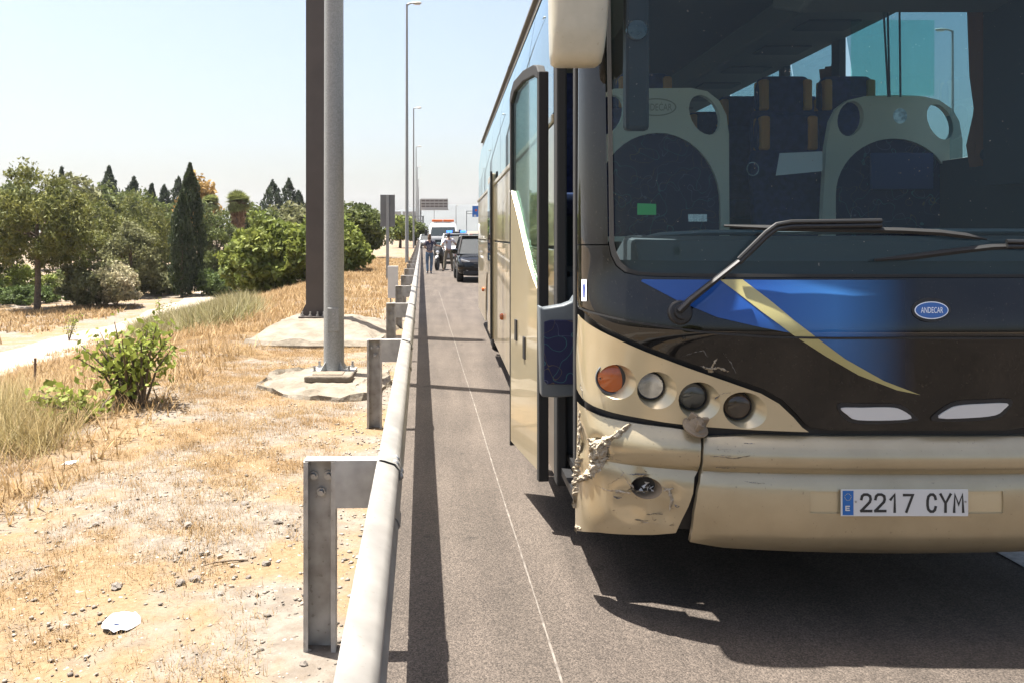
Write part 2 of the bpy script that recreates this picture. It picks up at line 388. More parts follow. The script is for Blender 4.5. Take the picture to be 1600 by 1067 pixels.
class Front:
    def __init__(s, prof): s.Y0 = hermite(prof)
    def base(s, q, z):
        a = abs(q); u = np.interp(a, _s, _u); d = np.interp(a, _s, _d); y0 = s.Y0(z)
        return Vector((XC + (u if q >= 0 else -u), y0 + (YC(z) - y0) * d + max(0, a - SMAX), z))
    def pt(s, q, z, off=0.0):
        p = s.base(q, z)
        if off:
            e = .004
            n = (s.base(q + e, z) - s.base(q - e, z)).cross(s.base(q, z + e) - s.base(q, z - e))
            if n.length > 1e-9:
                n.normalize(); p = p + n * off
        return p
    def px(s, x, y):
        lo, hi = 2.8, 4.9
        for _ in range(44):
            Z = (lo + hi) / 2; X = (x - CX) * Z / F; z = HC - (y - CY) * Z / F; a = abs(X - XC); y0 = s.Y0(z)
            Ys = y0 + (YC(z) - y0) * np.interp(a, _u, _d) + max(0, a - W) * 60
            if Z < Ys: lo = Z
            else: hi = Z
        q = np.interp(min(a, W), _u, _s)
        return (-q if X < XC else q, z)
    def at(s, x, y, off=0.0): return s.pt(*s.px(x, y), off)
FB = Front([(.25, 3.66), (.42, 3.54), (.60, 3.51), (.82, 3.51), (.9, 3.508), (1.0, 3.50), (1.12, 3.482), (1.22, 3.465), (1.30, 3.475), (1.45, 3.53), (1.6, 3.545), (2.2, 3.595), (2.8, 3.65), (3.2, 3.70), (3.38, 3.77), (3.5, 4.0)])
BU = Front([(.28, 3.70), (.33, 3.60), (.38, 3.53), (.46, 3.49), (.56, 3.472), (.645, 3.48), (.662, 3.50), (.676, 3.502), (.69, 3.478), (.73, 3.455), (.77, 3.462), (.81, 3.495), (.835, 3.545), (.86, 3.62)])

def inside(p, poly):
    x, y = p; c = False; n = len(poly)
    for i in range(n):
        x1, y1 = poly[i]; x2, y2 = poly[(i + 1) % n]
        if (y1 > y) != (y2 > y) and x < (x2 - x1) * (y - y1) / (y2 - y1) + x1: c = not c
    return c
def resample(poly, step):
    out = []
    for i in range(len(poly)):
        a = Vector(poly[i]); b = Vector(poly[(i + 1) % len(poly)]); k = max(1, int((b - a).length / step))
        for j in range(k): out.append(tuple(a.lerp(b, j / k)))
    return out
def patch(name, outline, surf, off, mt, parent, holes=(), step=.04, rim=.012, color=None, noise=0):
    loops = [resample(outline, step)] + [resample(h, step) for h in holes]
    vs = []; es = []
    for lp in loops:
        o = len(vs); vs += [Vector(p) for p in lp]; es += [(o + i, o + (i + 1) % len(lp)) for i in range(len(lp))]
    nb = len(vs); B = np.array([tuple(v) for v in vs])
    lo = B.min(0); hi = B.max(0)
    gx = np.arange(lo[0] + step * .5, hi[0], step); gy = np.arange(lo[1] + step * .5, hi[1], step)
    for x in gx:
        for y in gy:
            if inside((x, y), loops[0]) and not any(inside((x, y), h) for h in loops[1:]):
                if np.min(np.hypot(B[:, 0] - x, B[:, 1] - y)) > step * .4: vs.append(Vector((x, y)))
    V, E, Fc, ov, oe, of = delaunay_2d_cdt(vs, es, [], 0, 1e-6)
    fs = []
    for f in Fc:
        c = (sum(V[i].x for i in f) / len(f), sum(V[i].y for i in f) / len(f))
        if inside(c, loops[0]) and not any(inside(c, h) for h in loops[1:]): fs.append(tuple(f))
    me = bpy.data.meshes.new(name)
    pts = [surf.pt(v.x, v.y, off + (random.uniform(-noise, noise) if noise else 0)) for v in V]
    me.from_pydata(pts, [], fs); me.materials.append(mt)
    bm = bmesh.new(); bm.from_mesh(me)
    bmesh.ops.delete(bm, geom=[v for v in bm.verts if not v.link_faces], context='VERTS')
    lay = None
    bm.normal_update()
    if sum(f.normal.y * f.calc_area() for f in bm.faces) > 0: bmesh.ops.reverse_faces(bm, faces=bm.faces)
    if rim:
        be = [e for e in bm.edges if len(e.link_faces) == 1]
        nrm = {v: v.normal.copy() for e in be for v in e.verts}
        r = bmesh.ops.extrude_edge_only(bm, edges=be)
        nv = [g for g in r['geom'] if isinstance(g, bmesh.types.BMVert)]
        for v in nv:
            v.co -= Vector((0, -1, 0)) * rim * .5
            near = min(nrm, key=lambda w: (w.co - v.co).length_squared) if len(nrm) < 4 else None
        for v in nv: v.co.y += rim * .5
    for f in bm.faces: f.smooth = True
    for e in bm.edges:
        if len(e.link_faces) == 2 and e.calc_face_angle(0) > R_(40): e.smooth = False
    bm.to_mesh(me); bm.free()
    if color:
        at = me.attributes.new('fade', 'FLOAT', 'POINT')
        at.data.foreach_set('value', [color(v.co) for v in me.vertices])
    o = bpy.data.objects.new(name, me); COL.objects.link(o); o.parent = parent
    return o
def SZ(surf, pts): return [surf.px(x, y) for x, y in pts]
def sym(surf, pts):
    h = SZ(surf, pts); h[0] = (0, h[0][1]); h[-1] = (0, h[-1][1])
    return h + [(-q, z) for q, z in reversed(h[1:-1])]
def flip(h): return [(-q, z) for q, z in reversed(h)]
def ell(cx, cy, rx, ry, n=28, t=0): return [(cx + rx * math.cos(a) * math.cos(t) - ry * math.sin(a) * math.sin(t), cy + rx * math.cos(a) * math.sin(t) + ry * math.sin(a) * math.cos(t)) for a in [2 * math.pi * i / n for i in range(n)]]
def closed_spline(pts, k=6):
    out = []; n = len(pts)
    for i in range(n):
        p0, p1, p2, p3 = (Vector(pts[(i + j - 1) % n]) for j in range(4))
        for j in range(k):
            t = j / k; out.append(tuple(.5 * ((2 * p1) + (-p0 + p2) * t + (2 * p0 - 5 * p1 + 4 * p2 - p3) * t * t + (-p0 + 3 * p1 - 3 * p2 + p3) * t ** 3)))
    return out

bus = empty('coach', (XC, 10, 0))
tag(bus, 'champagne and black touring coach with a smashed front corner and open door', 'bus')
class _Par:                                       # parts are built in place, then parented keeping their place
    pass
BUSPARTS = []
def bp(o): BUSPARTS.append(o); return o

# --- front: black carrier behind the panels
car_out = [(-SMAX * .985, .40), (-SMAX * .985, 1.50)] + [(-1.62, 1.52), (1.62, 1.52)] + [(SMAX * .985, 1.50), (SMAX * .985, .40)]
bp(patch('front_carrier', car_out, FB, -.035, M_DARK, None, step=.08, rim=0))
edge = [(907, 489), (916, 498), (935, 511), (965, 526), (1010, 546), (1070, 569), (1130, 590), (1190, 611), (1218, 627), (1240, 648), (1254, 664), (1264, 671)]
# --- black mask below the windscreen
mask_l = [(1440, 435), (1300, 435), (1100, 434), (1030, 433), (995, 431), (976, 427), (962, 416), (954, 400), (951, 384)]
mask_l += [(903, 384), (903, 440), (903, 480)] + [(x + 3, y - 4) for x, y in edge] + [(1300, 672), (1440, 672)]
mask = bp(patch('front_mask', sym(FB, mask_l), FB, 0, M_BLACK, None, step=.026))
# --- A pillars
pil = SZ(FB, [(903, -150), (903, 382), (950, 382), (947, 200), (944, 0), (942, -150)])
bp(patch('windscreen_pillar', pil, FB, 0, M_BLACK, None, step=.05)); bp(patch('windscreen_pillar', flip(pil), FB, 0, M_BLACK, None, step=.05))
# --- windscreen
ws_l = [(1440, 429), (1300, 429), (1100, 428), (1030, 427), (1000, 425), (983, 420), (971, 410), (964, 396), (960, 380), (957, 200), (954, 0), (952, -140), (1440, -180)]
ws = sym(FB, ws_l)
bp(patch('windscreen', ws, FB, -.004, G_WS, None, step=.06, rim=0))
gask_out = sym(FB, [(1440, 434), (1300, 434), (1100, 433), (1030, 432), (996, 430), (977, 425.5), (964, 415), (956, 399), (953, 383), (951, 200), (948, 0), (945, -145), (1440, -186)])
bp(patch('windscreen_gasket', gask_out, FB, .002, M_RUBBER, None, holes=[ws], step=.05, rim=.01))
# roof cap above the windscreen
top_z = FB.px(1440, -188)[1]
def roofcap():
    b = MB(); rows = []
    for z, dz in ((top_z, 0), (3.1, 0), (3.25, 0), (3.38, 0), (3.46, 0)):
        rows.append([FB.pt(q, z, 0) for q in np.linspace(-SMAX, SMAX, 41)])
    rows.append([Vector((XC + (p.x - XC) * .9, p.y + .35, 3.5)) for p in rows[-1]])
    b.rings(rows, closed=False)
    return b.build('roof_cap', M_CREAM, smooth=True)
bp(roofcap())
# --- blue graphic fading to black, and the yellow swoosh
def blue_material():
    m = bpy.data.materials.new('fading_blue'); m.use_nodes = True; n = m.node_tree.nodes; l = m.node_tree.links
    b = n['Principled BSDF']; b.inputs['Roughness'].default_value = .25; b.inputs['Coat Weight'].default_value = 1; b.inputs['Specular IOR Level'].default_value = 0; b.inputs['Coat Roughness'].default_value = .03
    a = n.new('ShaderNodeAttribute'); a.attribute_name = 'fade'
    cr = n.new('ShaderNodeValToRGB'); l.new(a.outputs['Fac'], cr.inputs[0])
    e = cr.color_ramp.elements; e[0].position = 0; e[0].color = (.014, .06, .24, 1); e[1].position = 1; e[1].color = (.006, .0055, .005, 1)
    k = cr.color_ramp.elements.new(.5); k.color = (.03, .12, .32, 1); k = cr.color_ramp.elements.new(.8); k.color = (.012, .045, .11, 1); k = cr.color_ramp.elements.new(.92); k.color = (.007, .013, .028, 1)
    l.new(cr.outputs[0], b.inputs['Base Color']); return m
M_BLUEG = blue_material()
def fadef(co):
    x = CX + co.x * F / co.y
    return min(1, max(0, (x - 1180) / (1432 - 1180)))
lower = [(1430, 614), (1400, 606), (1340, 582), (1290, 554), (1238, 521), (1190, 512), (1120, 496), (1060, 471), (1002, 440)]
blue = SZ(FB, [(1004, 437), (1100, 437.5), (1250, 438), (1434, 438), (1434, 520)] + lower)
bp(patch('blue_graphic', blue, FB, .003, M_BLUEG, None, step=.025, rim=0, color=fadef))
sw = SZ(FB, [(1124, 437.5), (1160, 437.5), (1200, 468), (1240, 501), (1272, 525), (1320, 560), (1380, 594), (1437, 616), (1400, 608.5), (1340, 585), (1290, 556), (1238, 523), (1190, 488), (1150, 457)])
bp(patch('yellow_swoosh', sw, FB, .0055, M_YEL, None, step=.025, rim=0))
# --- service flap seam and mask crease
seam = [(907, 481), (940, 492), (1000, 505), (1100, 519), (1200, 526), (1300, 528), (1440, 528)]
bp(patch('flap_seam', sym(FB, [(1440, 526)] + [(x, y - 1.6) for x, y in reversed(seam[:-1])] + [(x, y + 1.6) for x, y in seam[:-1]] + [(1440, 529)]), FB, .0075, M_RUBBER, None, step=.05, rim=0))
# --- cream headlight panels with four lamp bowls each
botm = [(1262, 674), (1180, 671), (1090, 665), (1040, 659), (1000, 652), (960, 644), (930, 634), (912, 622), (904, 608), (903, 560)]
lamps = [(955, 592, 21, 21, 'indicator'), (1016, 604, 21, 21, 'headlight'), (1082, 620, 22, 22, 'headlight'), (1152, 635, 22, 22, 'headlight')]
hp = SZ(FB, [(x - 1, y + 3) for x, y in edge] + botm)
bowls = [(965, 596, 30, 27), (1027, 609, 31, 29), (1093, 626, 33, 30), (1164, 640, 35, 28)]
bh = [SZ(FB, ell(cx, cy, rx, ry, 28, .25)) for cx, cy, rx, ry in bowls]
M_REFL = mat('reflector', (.55, .55, .55), .08, 1.0, var=.3, vs=25); G_L1 = glass('lamp_glass', (.72, .74, .75), 1.6, .0); G_L2 = glass('lamp_glass_dark', (.25, .26, .27), 1.8, .0); G_L3 = glass('lamp_glass_brown', (.30, .26, .23), 1.8, .02)
def headlight_side(mirror):
    fl = (lambda h: flip(h)) if mirror else (lambda h: h)
    bp(patch('headlight_panel', fl(hp), FB, .006, M_CREAM, None, holes=[fl(h) for h in bh], step=.03, rim=.02))
    for (lx, ly, rx, ry, nm), h in zip(lamps, bh):
        outer = [FB.pt(q, z, .006) for q, z in h]
        c = FB.at(lx, ly, 0); inner = [FB.at(x, y, 0) for x, y in ell(lx, ly, rx + 1, ry + 1, 28, .25)]
        dep = .035
        nv = Vector((-.25, -1, 0)).normalized()
        inner = [p - nv * dep for p in inner]; c = c - nv * (dep + .0)
        if mirror:
            outer = [Vector((2 * XC - p.x, p.y, p.z)) for p in outer]; inner = [Vector((2 * XC - p.x, p.y, p.z)) for p in inner]; c = Vector((2 * XC - c.x, c.y, c.z)); nv = Vector((-nv.x, nv.y, nv.z))
        b = MB(); mid = [p.lerp(q, .6) + nv * .006 for p, q in zip(outer, inner)]
        b.rings([outer, mid, inner], cap=False); bp(b.build('lamp_bowl', M_CREAM, smooth=True, angle=60))
        r = (inner[0] - inner[14]).length / 2
        mt = M_AMBER if nm == 'indicator' else (M_LENS if lx == 1016 else M_LENSD)
        b = MB(); ringm = M_GREYP if nm == 'indicator' else M_DARK
        b.lathe(c, nv, [(r * 1.02, -.02), (r * 1.02, .014), (r * .97, .018), (r * .92, .014), (r * .90, 0)], 28)
        ho = bp(b.build(nm, ringm, smooth=True))
        if nm == 'indicator':
            b = MB(); b.lathe(c, nv, [(r * .91, .004), (r * .86, .012), (r * .55, .019), (r * .25, .0225), (r * .02, .0235)], 28); ln = bp(b.build('lens', mt, smooth=True)); ln.parent = ho
        else:
            b = MB(); b.lathe(c, nv, [(r * .90, .008), (r * .74, .006), (r * .72, -.004), (r * .66, -.03), (r * .50, -.055), (r * .28, -.075), (r * .02, -.08)], 28); ln = bp(b.build('reflector', M_REFL, smooth=True, angle=50)); ln.parent = ho
            b = MB(); b.lathe(c - nv * .06, nv, [(r * .14, 0), (r * .16, .014), (r * .12, .024), (r * .03, .03)], 12); ln = bp(b.build('bulb', M_WHITE, smooth=True)); ln.parent = ho
            b = MB(); b.rings([[c + nv.to_track_quat('Z', 'Y') @ Vector((r * q_ * math.cos(2 * math.pi * k / 28), r * q_ * math.sin(2 * math.pi * k / 28), h_)) for k in range(28)] for q_, h_ in ((.92, .012), (.8, .019), (.5, .024), (.2, .026), (.02, .0262))], cap=False)
            ln = bp(b.build('lens', {1016: G_L1, 1082: G_L2, 1152: G_L3}[lx], smooth=True)); ln.parent = ho
        if nm == 'indicator':
            for sx in (-1, 1):
                b = MB(); cc = c + Vector((sx * r * .7, 0, 0)) + nv * .013; b.cyl(cc, cc + nv * .006, .004, n=8)
                t = bp(b.build('screw', M_DARK)); t.parent = ho
headlight_side(False); headlight_side(True)
# the lamp socket torn out of its bowl
c = FB.at(1088, 660, .035)
b = MB(); ax = Vector((.25, -.5, .8)).normalized()
b.lathe(c, ax, [(.03, -.03), (.052, -.022), (.054, -.012), (.046, -.010), (.044, -.002), (.030, 0), (.029, .018), (.020, .019), (.019, .03), (.002, .031)], 18)
q = ax.to_track_quat('Z', 'Y')
for k in range(3): b.box(-.007, .007, .012, .042, 0, .036, 0, Matrix.Translation(c) @ (q.to_matrix().to_4x4() @ Matrix.Rotation(k * 2.1 + .4, 4, 'Z')))
bp(b.build('broken_socket', M_BROKEN, smooth=True, bevel=.002))
# --- bumper: middle, drooping left corner, right corner
Lseam = [(1099, 683), (1099, 710), (1095, 740), (1091, 765), (1085, 800), (1078, 846)]
bum_l = [(1440, 681), (1262, 681), (1180, 679)] + Lseam + [(1130, 855), (1220, 860), (1320, 863), (1440, 864)]
recess = SZ(BU, [(1266, 767), (1567, 767), (1567, 801), (1266, 801)])
bp(patch('bumper', sym(BU, bum_l), BU, 0, M_CREAMM, None, holes=[recess], step=.028, rim=.03))
bp(patch('plate_recess', SZ(BU, [(1264, 765), (1570, 765), (1570, 803), (1264, 803)]), BU, -.006, M_CREAM, None, step=.04, rim=0))
corner = [(903, 628), (915, 638), (940, 650), (1000, 662), (1050, 668), (1094, 675), (1095, 710), (1090, 736), (1085, 745), (1083, 770), (1076, 790), (1065, 812), (1056, 832), (1020, 835), (970, 834), (935, 831), (897, 823), (897, 790), (893, 760), (896, 735), (902, 700)]
CN = Front([(.25, 3.68), (.33, 3.57), (.42, 3.515), (.56, 3.49), (.645, 3.50), (.662, 3.515), (.676, 3.517), (.69, 3.495), (.73, 3.47), (.78, 3.475), (.83, 3.51), (.90, 3.555), (1.0, 3.57)])
cs = SZ(CN, corner); fogh = SZ(CN, ell(1010, 762, 25, 17, 24, .15))
def dented(o, spots):
    for v in o.data.vertices:
        for (c0, r, d) in spots:
            k = (v.co - c0).length / r
            if k < 1: v.co += Vector((.3, 1, .1)) * d * (1 - k * k) ** 2
            
co_ = bp(patch('bumper_corner', cs, CN, 0, M_CREAMM, None, holes=[fogh], step=.022, rim=.02))
dented(co_, [(CN.at(908, 690), .09, .045), (CN.at(985, 790), .10, .02), (CN.at(935, 700), .07, .03), (CN.at(1000, 745), .05, .012), (CN.at(1040, 800), .07, .015), (CN.at(915, 735), .05, .02), (CN.at(1050, 770), .04, .012)])
mirc = [(min(-q, SMAX), z) for q, z in reversed(SZ(CN, [(903, 628), (915, 638), (940, 650), (1000, 662), (1050, 668), (1096, 675), (1096, 710), (1092, 740), (1086, 780), (1078, 842), (1020, 840), (970, 834), (935, 831), (900, 823), (900, 790), (900, 700)]))]
bp(patch('bumper_corner', mirc, CN, 0, M_CREAMM, None, step=.03, rim=.02))
# smashed fog lamp
b = MB(); outer = [CN.pt(q, z, 0) for q, z in fogh]; cen = sum(outer, Vector()) / len(outer)
b.rings([outer, [cen + (p - cen) * .82 + Vector((0, .04, 0)) for p in outer], [cen + (p - cen) * .7 + Vector((0, .06, 0)) for p in outer], [cen + (p - cen) * .02 + Vector((0, .062, 0)) for p in outer]], cap=False)
fg = bp(b.build('fog_lamp', [M_BROKEN], smooth=True))
b = MB(); rr = random.Random(4)
for k in range(9):
    a = rr.uniform(0, 6.28); d = rr.uniform(.2, .7); p0 = cen + Vector((math.cos(a) * .045 * d, .03, math.sin(a) * .028 * d))
    b.add([p0, p0 + Vector((rr.uniform(-.02, .02), -.02, rr.uniform(-.015, .02))), p0 + Vector((rr.uniform(-.02, .02), -.012, rr.uniform(-.02, .02)))], [(0, 1, 2)])
t = bp(b.build('lamp_shard', M_WHITE)); t.parent = fg
# torn fibreglass along the crushed corner
def torn(name, path, w0, w1, seed, surf=CN, m=M_TORN, off=.006, amp=.007):
    rr = random.Random(seed); b = MB(); n = len(path) * 5; rows = []
    for i in range(n):
        t = i / (n - 1) * (len(path) - 1); k = min(int(t), len(path) - 2); f = t - k
        x = path[k][0] * (1 - f) + path[k + 1][0] * f; y = path[k][1] * (1 - f) + path[k + 1][1] * f
        w = (w0 + (w1 - w0) * math.sin(math.pi * i / (n - 1))) * rr.uniform(.55, 1.25)
        dx = path[k + 1][0] - path[k][0]; dy = path[k + 1][1] - path[k][1]; L = math.hypot(dx, dy) or 1
        row = []
        for j in range(5):
            g = (j / 4 - .5) * 2 * w
            ed = 1 - abs(j - 2) / 2
            row.append(surf.at(x - dy / L * g + rr.uniform(-1, 1), y + dx / L * g + rr.uniform(-1, 1), -.004 + ed * off + rr.uniform(0, amp) * (ed > 0)))
        rows.append(row)
    b.rings(rows, closed=False); return bp(b.build(name, m))
torn('torn_edge', [(985, 662), (965, 678), (945, 690), (930, 705), (934, 722), (925, 738), (912, 745), (903, 752)], 2.5, 12, 1, off=.012, amp=.016)
torn('torn_edge', [(922, 684), (930, 696), (940, 708), (936, 722)], 5, 13, 5, off=.010, amp=.018)
torn('torn_edge', [(907, 715), (901, 730), (899, 745), (898, 762), (897, 785)], 2, 8, 2, off=.012, amp=.014); torn('torn_edge', [(906, 640), (905, 665), (904, 690), (904, 712)], .8, 2.2, 6, off=.006, amp=.006)
torn('torn_edge', [(893, 815), (900, 822), (908, 826)], 2, 4, 3)
torn('crack', [(950, 757), (966, 748), (974, 738), (968, 730)], .6, 2, 11, off=.004, amp=.002); torn('crack', [(974, 742), (984, 757), (990, 762)], .6, 2.4, 12, off=.004, amp=.002)
torn('crack', [(1034, 758), (1046, 768), (1050, 783), (1046, 797)], .6, 3.2, 13, off=.004, amp=.002); torn('crack', [(1036, 766), (1052, 763)], .6, 3, 14, off=.004, amp=.002)
torn('paint_scrape', [(1094, 571), (1110, 577), (1122, 574), (1138, 580)], 1, 5, 21, FB, M_TORN, .005, .002); torn('paint_scrape', [(1112, 575), (1120, 560)], 1, 3.5, 22, FB, M_TORN, .005, .002)
torn('paint_scrape', [(1066, 556), (1086, 550), (1100, 548), (1106, 558)], .5, 4.5, 23, FB, M_SCUFF, .004, .001); torn('paint_scrape', [(1130, 552), (1142, 566), (1150, 582)], .5, 3, 24, FB, M_SCUFF, .004, .001)
torn('paint_scrape', [(908, 598), (912, 612), (914, 626)], .8, 4, 25, FB, M_SCUFF, .011, .001); torn('paint_scrape', [(1118, 622), (1128, 614), (1142, 612)], .5, 2.2, 26, FB, M_SCUFF, .011, .001)
rr = random.Random(9); M_SCUFFD = mat('rubber_mark', (.10, .085, .06), .8, col2=(.22, .18, .11), vs=70)
for k in range(60):
    x = rr.uniform(930, 1195); y = rr.uniform(688, 742) if k < 42 else rr.uniform(748, 825); dx = rr.uniform(6, 34); dy = rr.uniform(-2, 5)
    if x > 1085 and x < 1108: continue
    sf = CN if x < 1090 else BU
    if x < 1095 < x + dx: continue
    torn('scratch', [(x, y), (x + dx * .5, y + dy), (x + dx, y + dy * .6)], .2, .8, 100 + k, sf, M_SCUFFD if k % 3 else M_SCUFF, .0035, .0)
torn('rubber_scuff', [(950, 712), (980, 724), (1020, 731), (1060, 733)], .6, 2.6, 31, CN, M_SCUFFD, .004, .0); torn('rubber_scuff', [(1000, 700), (1040, 702), (1080, 700)], .4, 2.0, 32, CN, M_SCUFFD, .004, .0); torn('rubber_scuff', [(1110, 712), (1150, 716), (1180, 710)], .4, 1.8, 33, BU, M_SCUFFD, .004, .0)
torn('paint_scrape', [(920, 755), (950, 765), (985, 770)], .6, 3, 34, CN, M_TORN, .004, .001); torn('paint_scrape', [(1000, 815), (1030, 818)], .4, 1.5, 35, CN, M_TORN, .004, .0)
# --- number plate
def px_plane(x0, y0, x1, y1, Z): return P(x0, y0, Z), P(x1, y1, Z)
ZP = BU.at(1320, 784).y - .012
ZP = min(ZP, BU.at(1413, 784).y - .008)
a, d = px_plane(1314, 764, 1513, 806, ZP)
b = MB(); b.box(a.x, d.x, ZP, ZP + .004, d.z, a.z); plate = bp(b.build('number_plate', M_WHITE, bevel=.0015))
M_BLUEP = mat('plate_blue', (.01, .11, .36), .4); M_INK = mat('plate_ink', (.02, .02, .02), .5)
b = MB(); e0, e1 = px_plane(1316.5, 766, 1333.5, 804, ZP); b.box(e0.x, e1.x, ZP - .0008, ZP + .001, e1.z, e0.z); t = bp(b.build('country_band', M_BLUEP)); t.parent = plate
GL = {'2': [[(0, .74), (.06, .9), (.25, 1), (.6, 1), (.85, .9), (.9, .72), (.82, .56), (0, .05)], [(0, .03), (.95, .03)]],
      '1': [[(.12, .72), (.5, 1), (.5, 0)]], '7': [[(.05, .97), (.95, .97), (.3, 0)]],
      'C': [[(.92, .75), (.85, .9), (.65, 1), (.35, 1), (.12, .88), (.03, .65), (.03, .35), (.12, .12), (.35, 0), (.65, 0), (.85, .1), (.92, .25)]],
      'Y': [[(0, 1), (.5, .48), (1, 1)], [(.5, .5), (.5, 0)]], 'M': [[(0, 0), (.08, 1), (.5, .4), (.92, 1), (1, 0)]],
      'E': [[(.95, .95), (.05, .95), (.05, .05), (.95, .05)], [(.05, .5), (.8, .5)]]}
def stroke(name, ch, x0, y0, x1, y1, Z, th, m, parent):
    b = MB()
    def pp(u, v): return (x0 + u * (x1 - x0), y1 + v * (y0 - y1))
    for pl in GL[ch]:
        pts = [Vector(pp(u, v)) for u, v in pl]; L = []; Rr = []
        for i, p in enumerate(pts):
            d0 = (pts[i] - pts[i - 1]).normalized() if i else None; d1 = (pts[i + 1] - pts[i]).normalized() if i < len(pts) - 1 else None
            if d0 is None: d0 = d1; p = p - d0 * th * .5
            if d1 is None: d1 = d0; p = p + d0 * th * .5
            n0 = Vector((-d0.y, d0.x)); n1 = Vector((-d1.y, d1.x)); nn = (n0 + n1).normalized(); k = min(1.6, 1 / max(.3, nn.dot(n0)))
            L.append(p + nn * th * .5 * k); Rr.append(p - nn * th * .5 * k)
        vs = [P(q.x, q.y, Z) for q in L + Rr]; n = len(L)
        b.add(vs, [(i, i + 1, n + i + 1, n + i) for i in range(n - 1)])
        Z -= .0002
    t = bp(b.build(name, m)); t.parent = parent
for ch, xa, xb in (('2', 1346, 1362), ('2', 1368, 1384), ('1', 1390, 1406), ('7', 1412, 1427), ('C', 1449, 1463), ('Y', 1470, 1485), ('M', 1491, 1505)):
    stroke('plate_character', ch, xa, 772, xb, 798.5, ZP - .001, 4.2, M_INK, plate)
stroke('plate_character', 'E', 1321.5, 790, 1327.5, 797, ZP - .0022, 1.8, M_WHITE, plate)
M_STAR = mat('star_yellow', (.6, .5, .1), .5)
b = MB()
for k in range(12):
    cpt = P(1325 + 5 * math.cos(k * math.pi / 6), 776 + 5.2 * math.sin(k * math.pi / 6), ZP - .0012); b.box(cpt.x - .0012, cpt.x + .0012, cpt.y, cpt.y + .0005, cpt.z - .0012, cpt.z + .0012)
t = bp(b.build('star_ring', M_STAR)); t.parent = plate
for x in (1337, 1508.5):
    b = MB(); cpt = P(x, 783, ZP); b.cyl(cpt, cpt + Vector((0, -.003, 0)), .004, n=8)
    t = bp(b.build('plate_screw', M_BOLT)); t.parent = plate
# --- oval badge
bd = SZ(FB, ell(1454, 485, 30.5, 18.5, 36)); badge = bp(patch('badge', bd, FB, .006, M_RUBBER, None, step=.02, rim=.008))
M_BADGE = mat('badge_blue', (.02, .09, .30), .3, 0, .6); M_WPAINT = mat('white_print', (.75, .77, .80), .5)
t = bp(patch('badge_ring', SZ(FB, ell(1454, 486, 26.5, 13.5, 36)), FB, .0075, M_WPAINT, None, step=.02, rim=0)); t.parent = badge
t = bp(patch('badge_face', SZ(FB, ell(1454, 486, 25, 12, 36)), FB, .0085, M_BADGE, None, step=.02, rim=0)); t.parent = badge
def text_mesh(name, s, fn, m, parent, u0, u1, v0, v1):
    cu = bpy.data.curves.new('txt', 'FONT'); cu.body = s; cu.resolution_u = 3
    o = bpy.data.objects.new('txt', cu); COL.objects.link(o)
    me = bpy.data.meshes.new_from_object(o.evaluated_get(bpy.context.evaluated_depsgraph_get()))
    bpy.data.objects.remove(o)
    xs = [v.co.x for v in me.vertices]; ys = [v.co.y for v in me.vertices]
    for v in me.vertices:
        v.co = fn(u0 + (v.co.x - min(xs)) / (max(xs) - min(xs)) * (u1 - u0), v0 + (v.co.y - min(ys)) / (max(ys) - min(ys)) * (v1 - v0))
    me.name = name; me.materials.clear(); me.materials.append(m)
    o = bpy.data.objects.new(name, me); COL.objects.link(o)
    if parent: o.parent = parent
    return o
bp(text_mesh('badge_lettering', 'ANDECAR', lambda u, v: FB.at(u, v, .0098), M_WPAINT, badge, 1437, 1471.5, 490.5, 481.5))
# --- pair of white lower lamps in black surrounds
for outl, ins in (([(1308, 631), (1340, 630), (1390, 630), (1412, 634), (1428, 648), (1432, 656), (1390, 661), (1338, 661), (1318, 652)], [(1313, 636), (1345, 635.5), (1389, 635), (1407, 639), (1422, 651.5), (1389, 655), (1338, 654.5), (1323, 647)]),
                  ([(1455, 656), (1470, 638), (1495, 626), (1530, 624), (1579, 623), (1574, 640), (1556, 653), (1515, 657)], [(1464.5, 651.5), (1481, 637.5), (1497, 632), (1530, 629.5), (1571, 628.5), (1566, 637.5), (1552, 647), (1515, 651)])):
    ho = bp(patch('lower_lamp', SZ(FB, closed_spline(outl, 3)), FB, .004, M_DARK, None, step=.02, rim=.006))
    t = bp(patch('lens', SZ(FB, closed_spline(ins, 3)), FB, .012, M_WHITE, None, step=.02, rim=.012)); t.parent = ho
# --- stickers
M_GREENS = mat('sticker_green', (.03, .30, .07), .5); M_BLUES = mat('sticker_blue', (.03, .06, .30), .5)
st = bp(patch('corner_sticker', SZ(FB, [(909.5, 437), (917.5, 437), (917.5, 471), (909.5, 471)]), FB, .003, M_WPAINT, None, step=.03, rim=0))
t = bp(patch('pictogram', SZ(FB, [(912, 446), (914.5, 443), (915.5, 449), (914.5, 465), (912.5, 465)]), FB, .004, M_BLUES, None, step=.03, rim=0)); t.parent = st
bp(patch('inspection_sticker', SZ(FB, [(995, 318), (1025, 319), (1025, 336), (995, 336)]), FB, -.008, M_GREENS, None, step=.05, rim=0))
bp(patch('notice_sticker', SZ(FB, [(1075.5, 335), (1105, 335), (1105, 346.5), (1075.5, 346.5)]), FB, -.008, mat('sticker_grey', (.50, .53, .55), .5, col2=(.25, .27, .29), vs=160), None, step=.05, rim=0))
bp(patch('round_sticker', SZ(FB, ell(1177, 264, 10, 11)), FB, -.008, mat('sticker_faint', (.16, .2, .22), .5, col2=(.04, .05, .06), vs=80), None, holes=[SZ(FB, ell(1177, 264, 8.5, 9.5))], step=.05, rim=0))
bp(patch('round_sticker', SZ(FB, ell(1408, 181, 11, 12)), FB, -.008, mat('sticker_pale', (.42, .47, .47), .5, col2=(.12, .15, .16), vs=70), None, step=.05, rim=0))
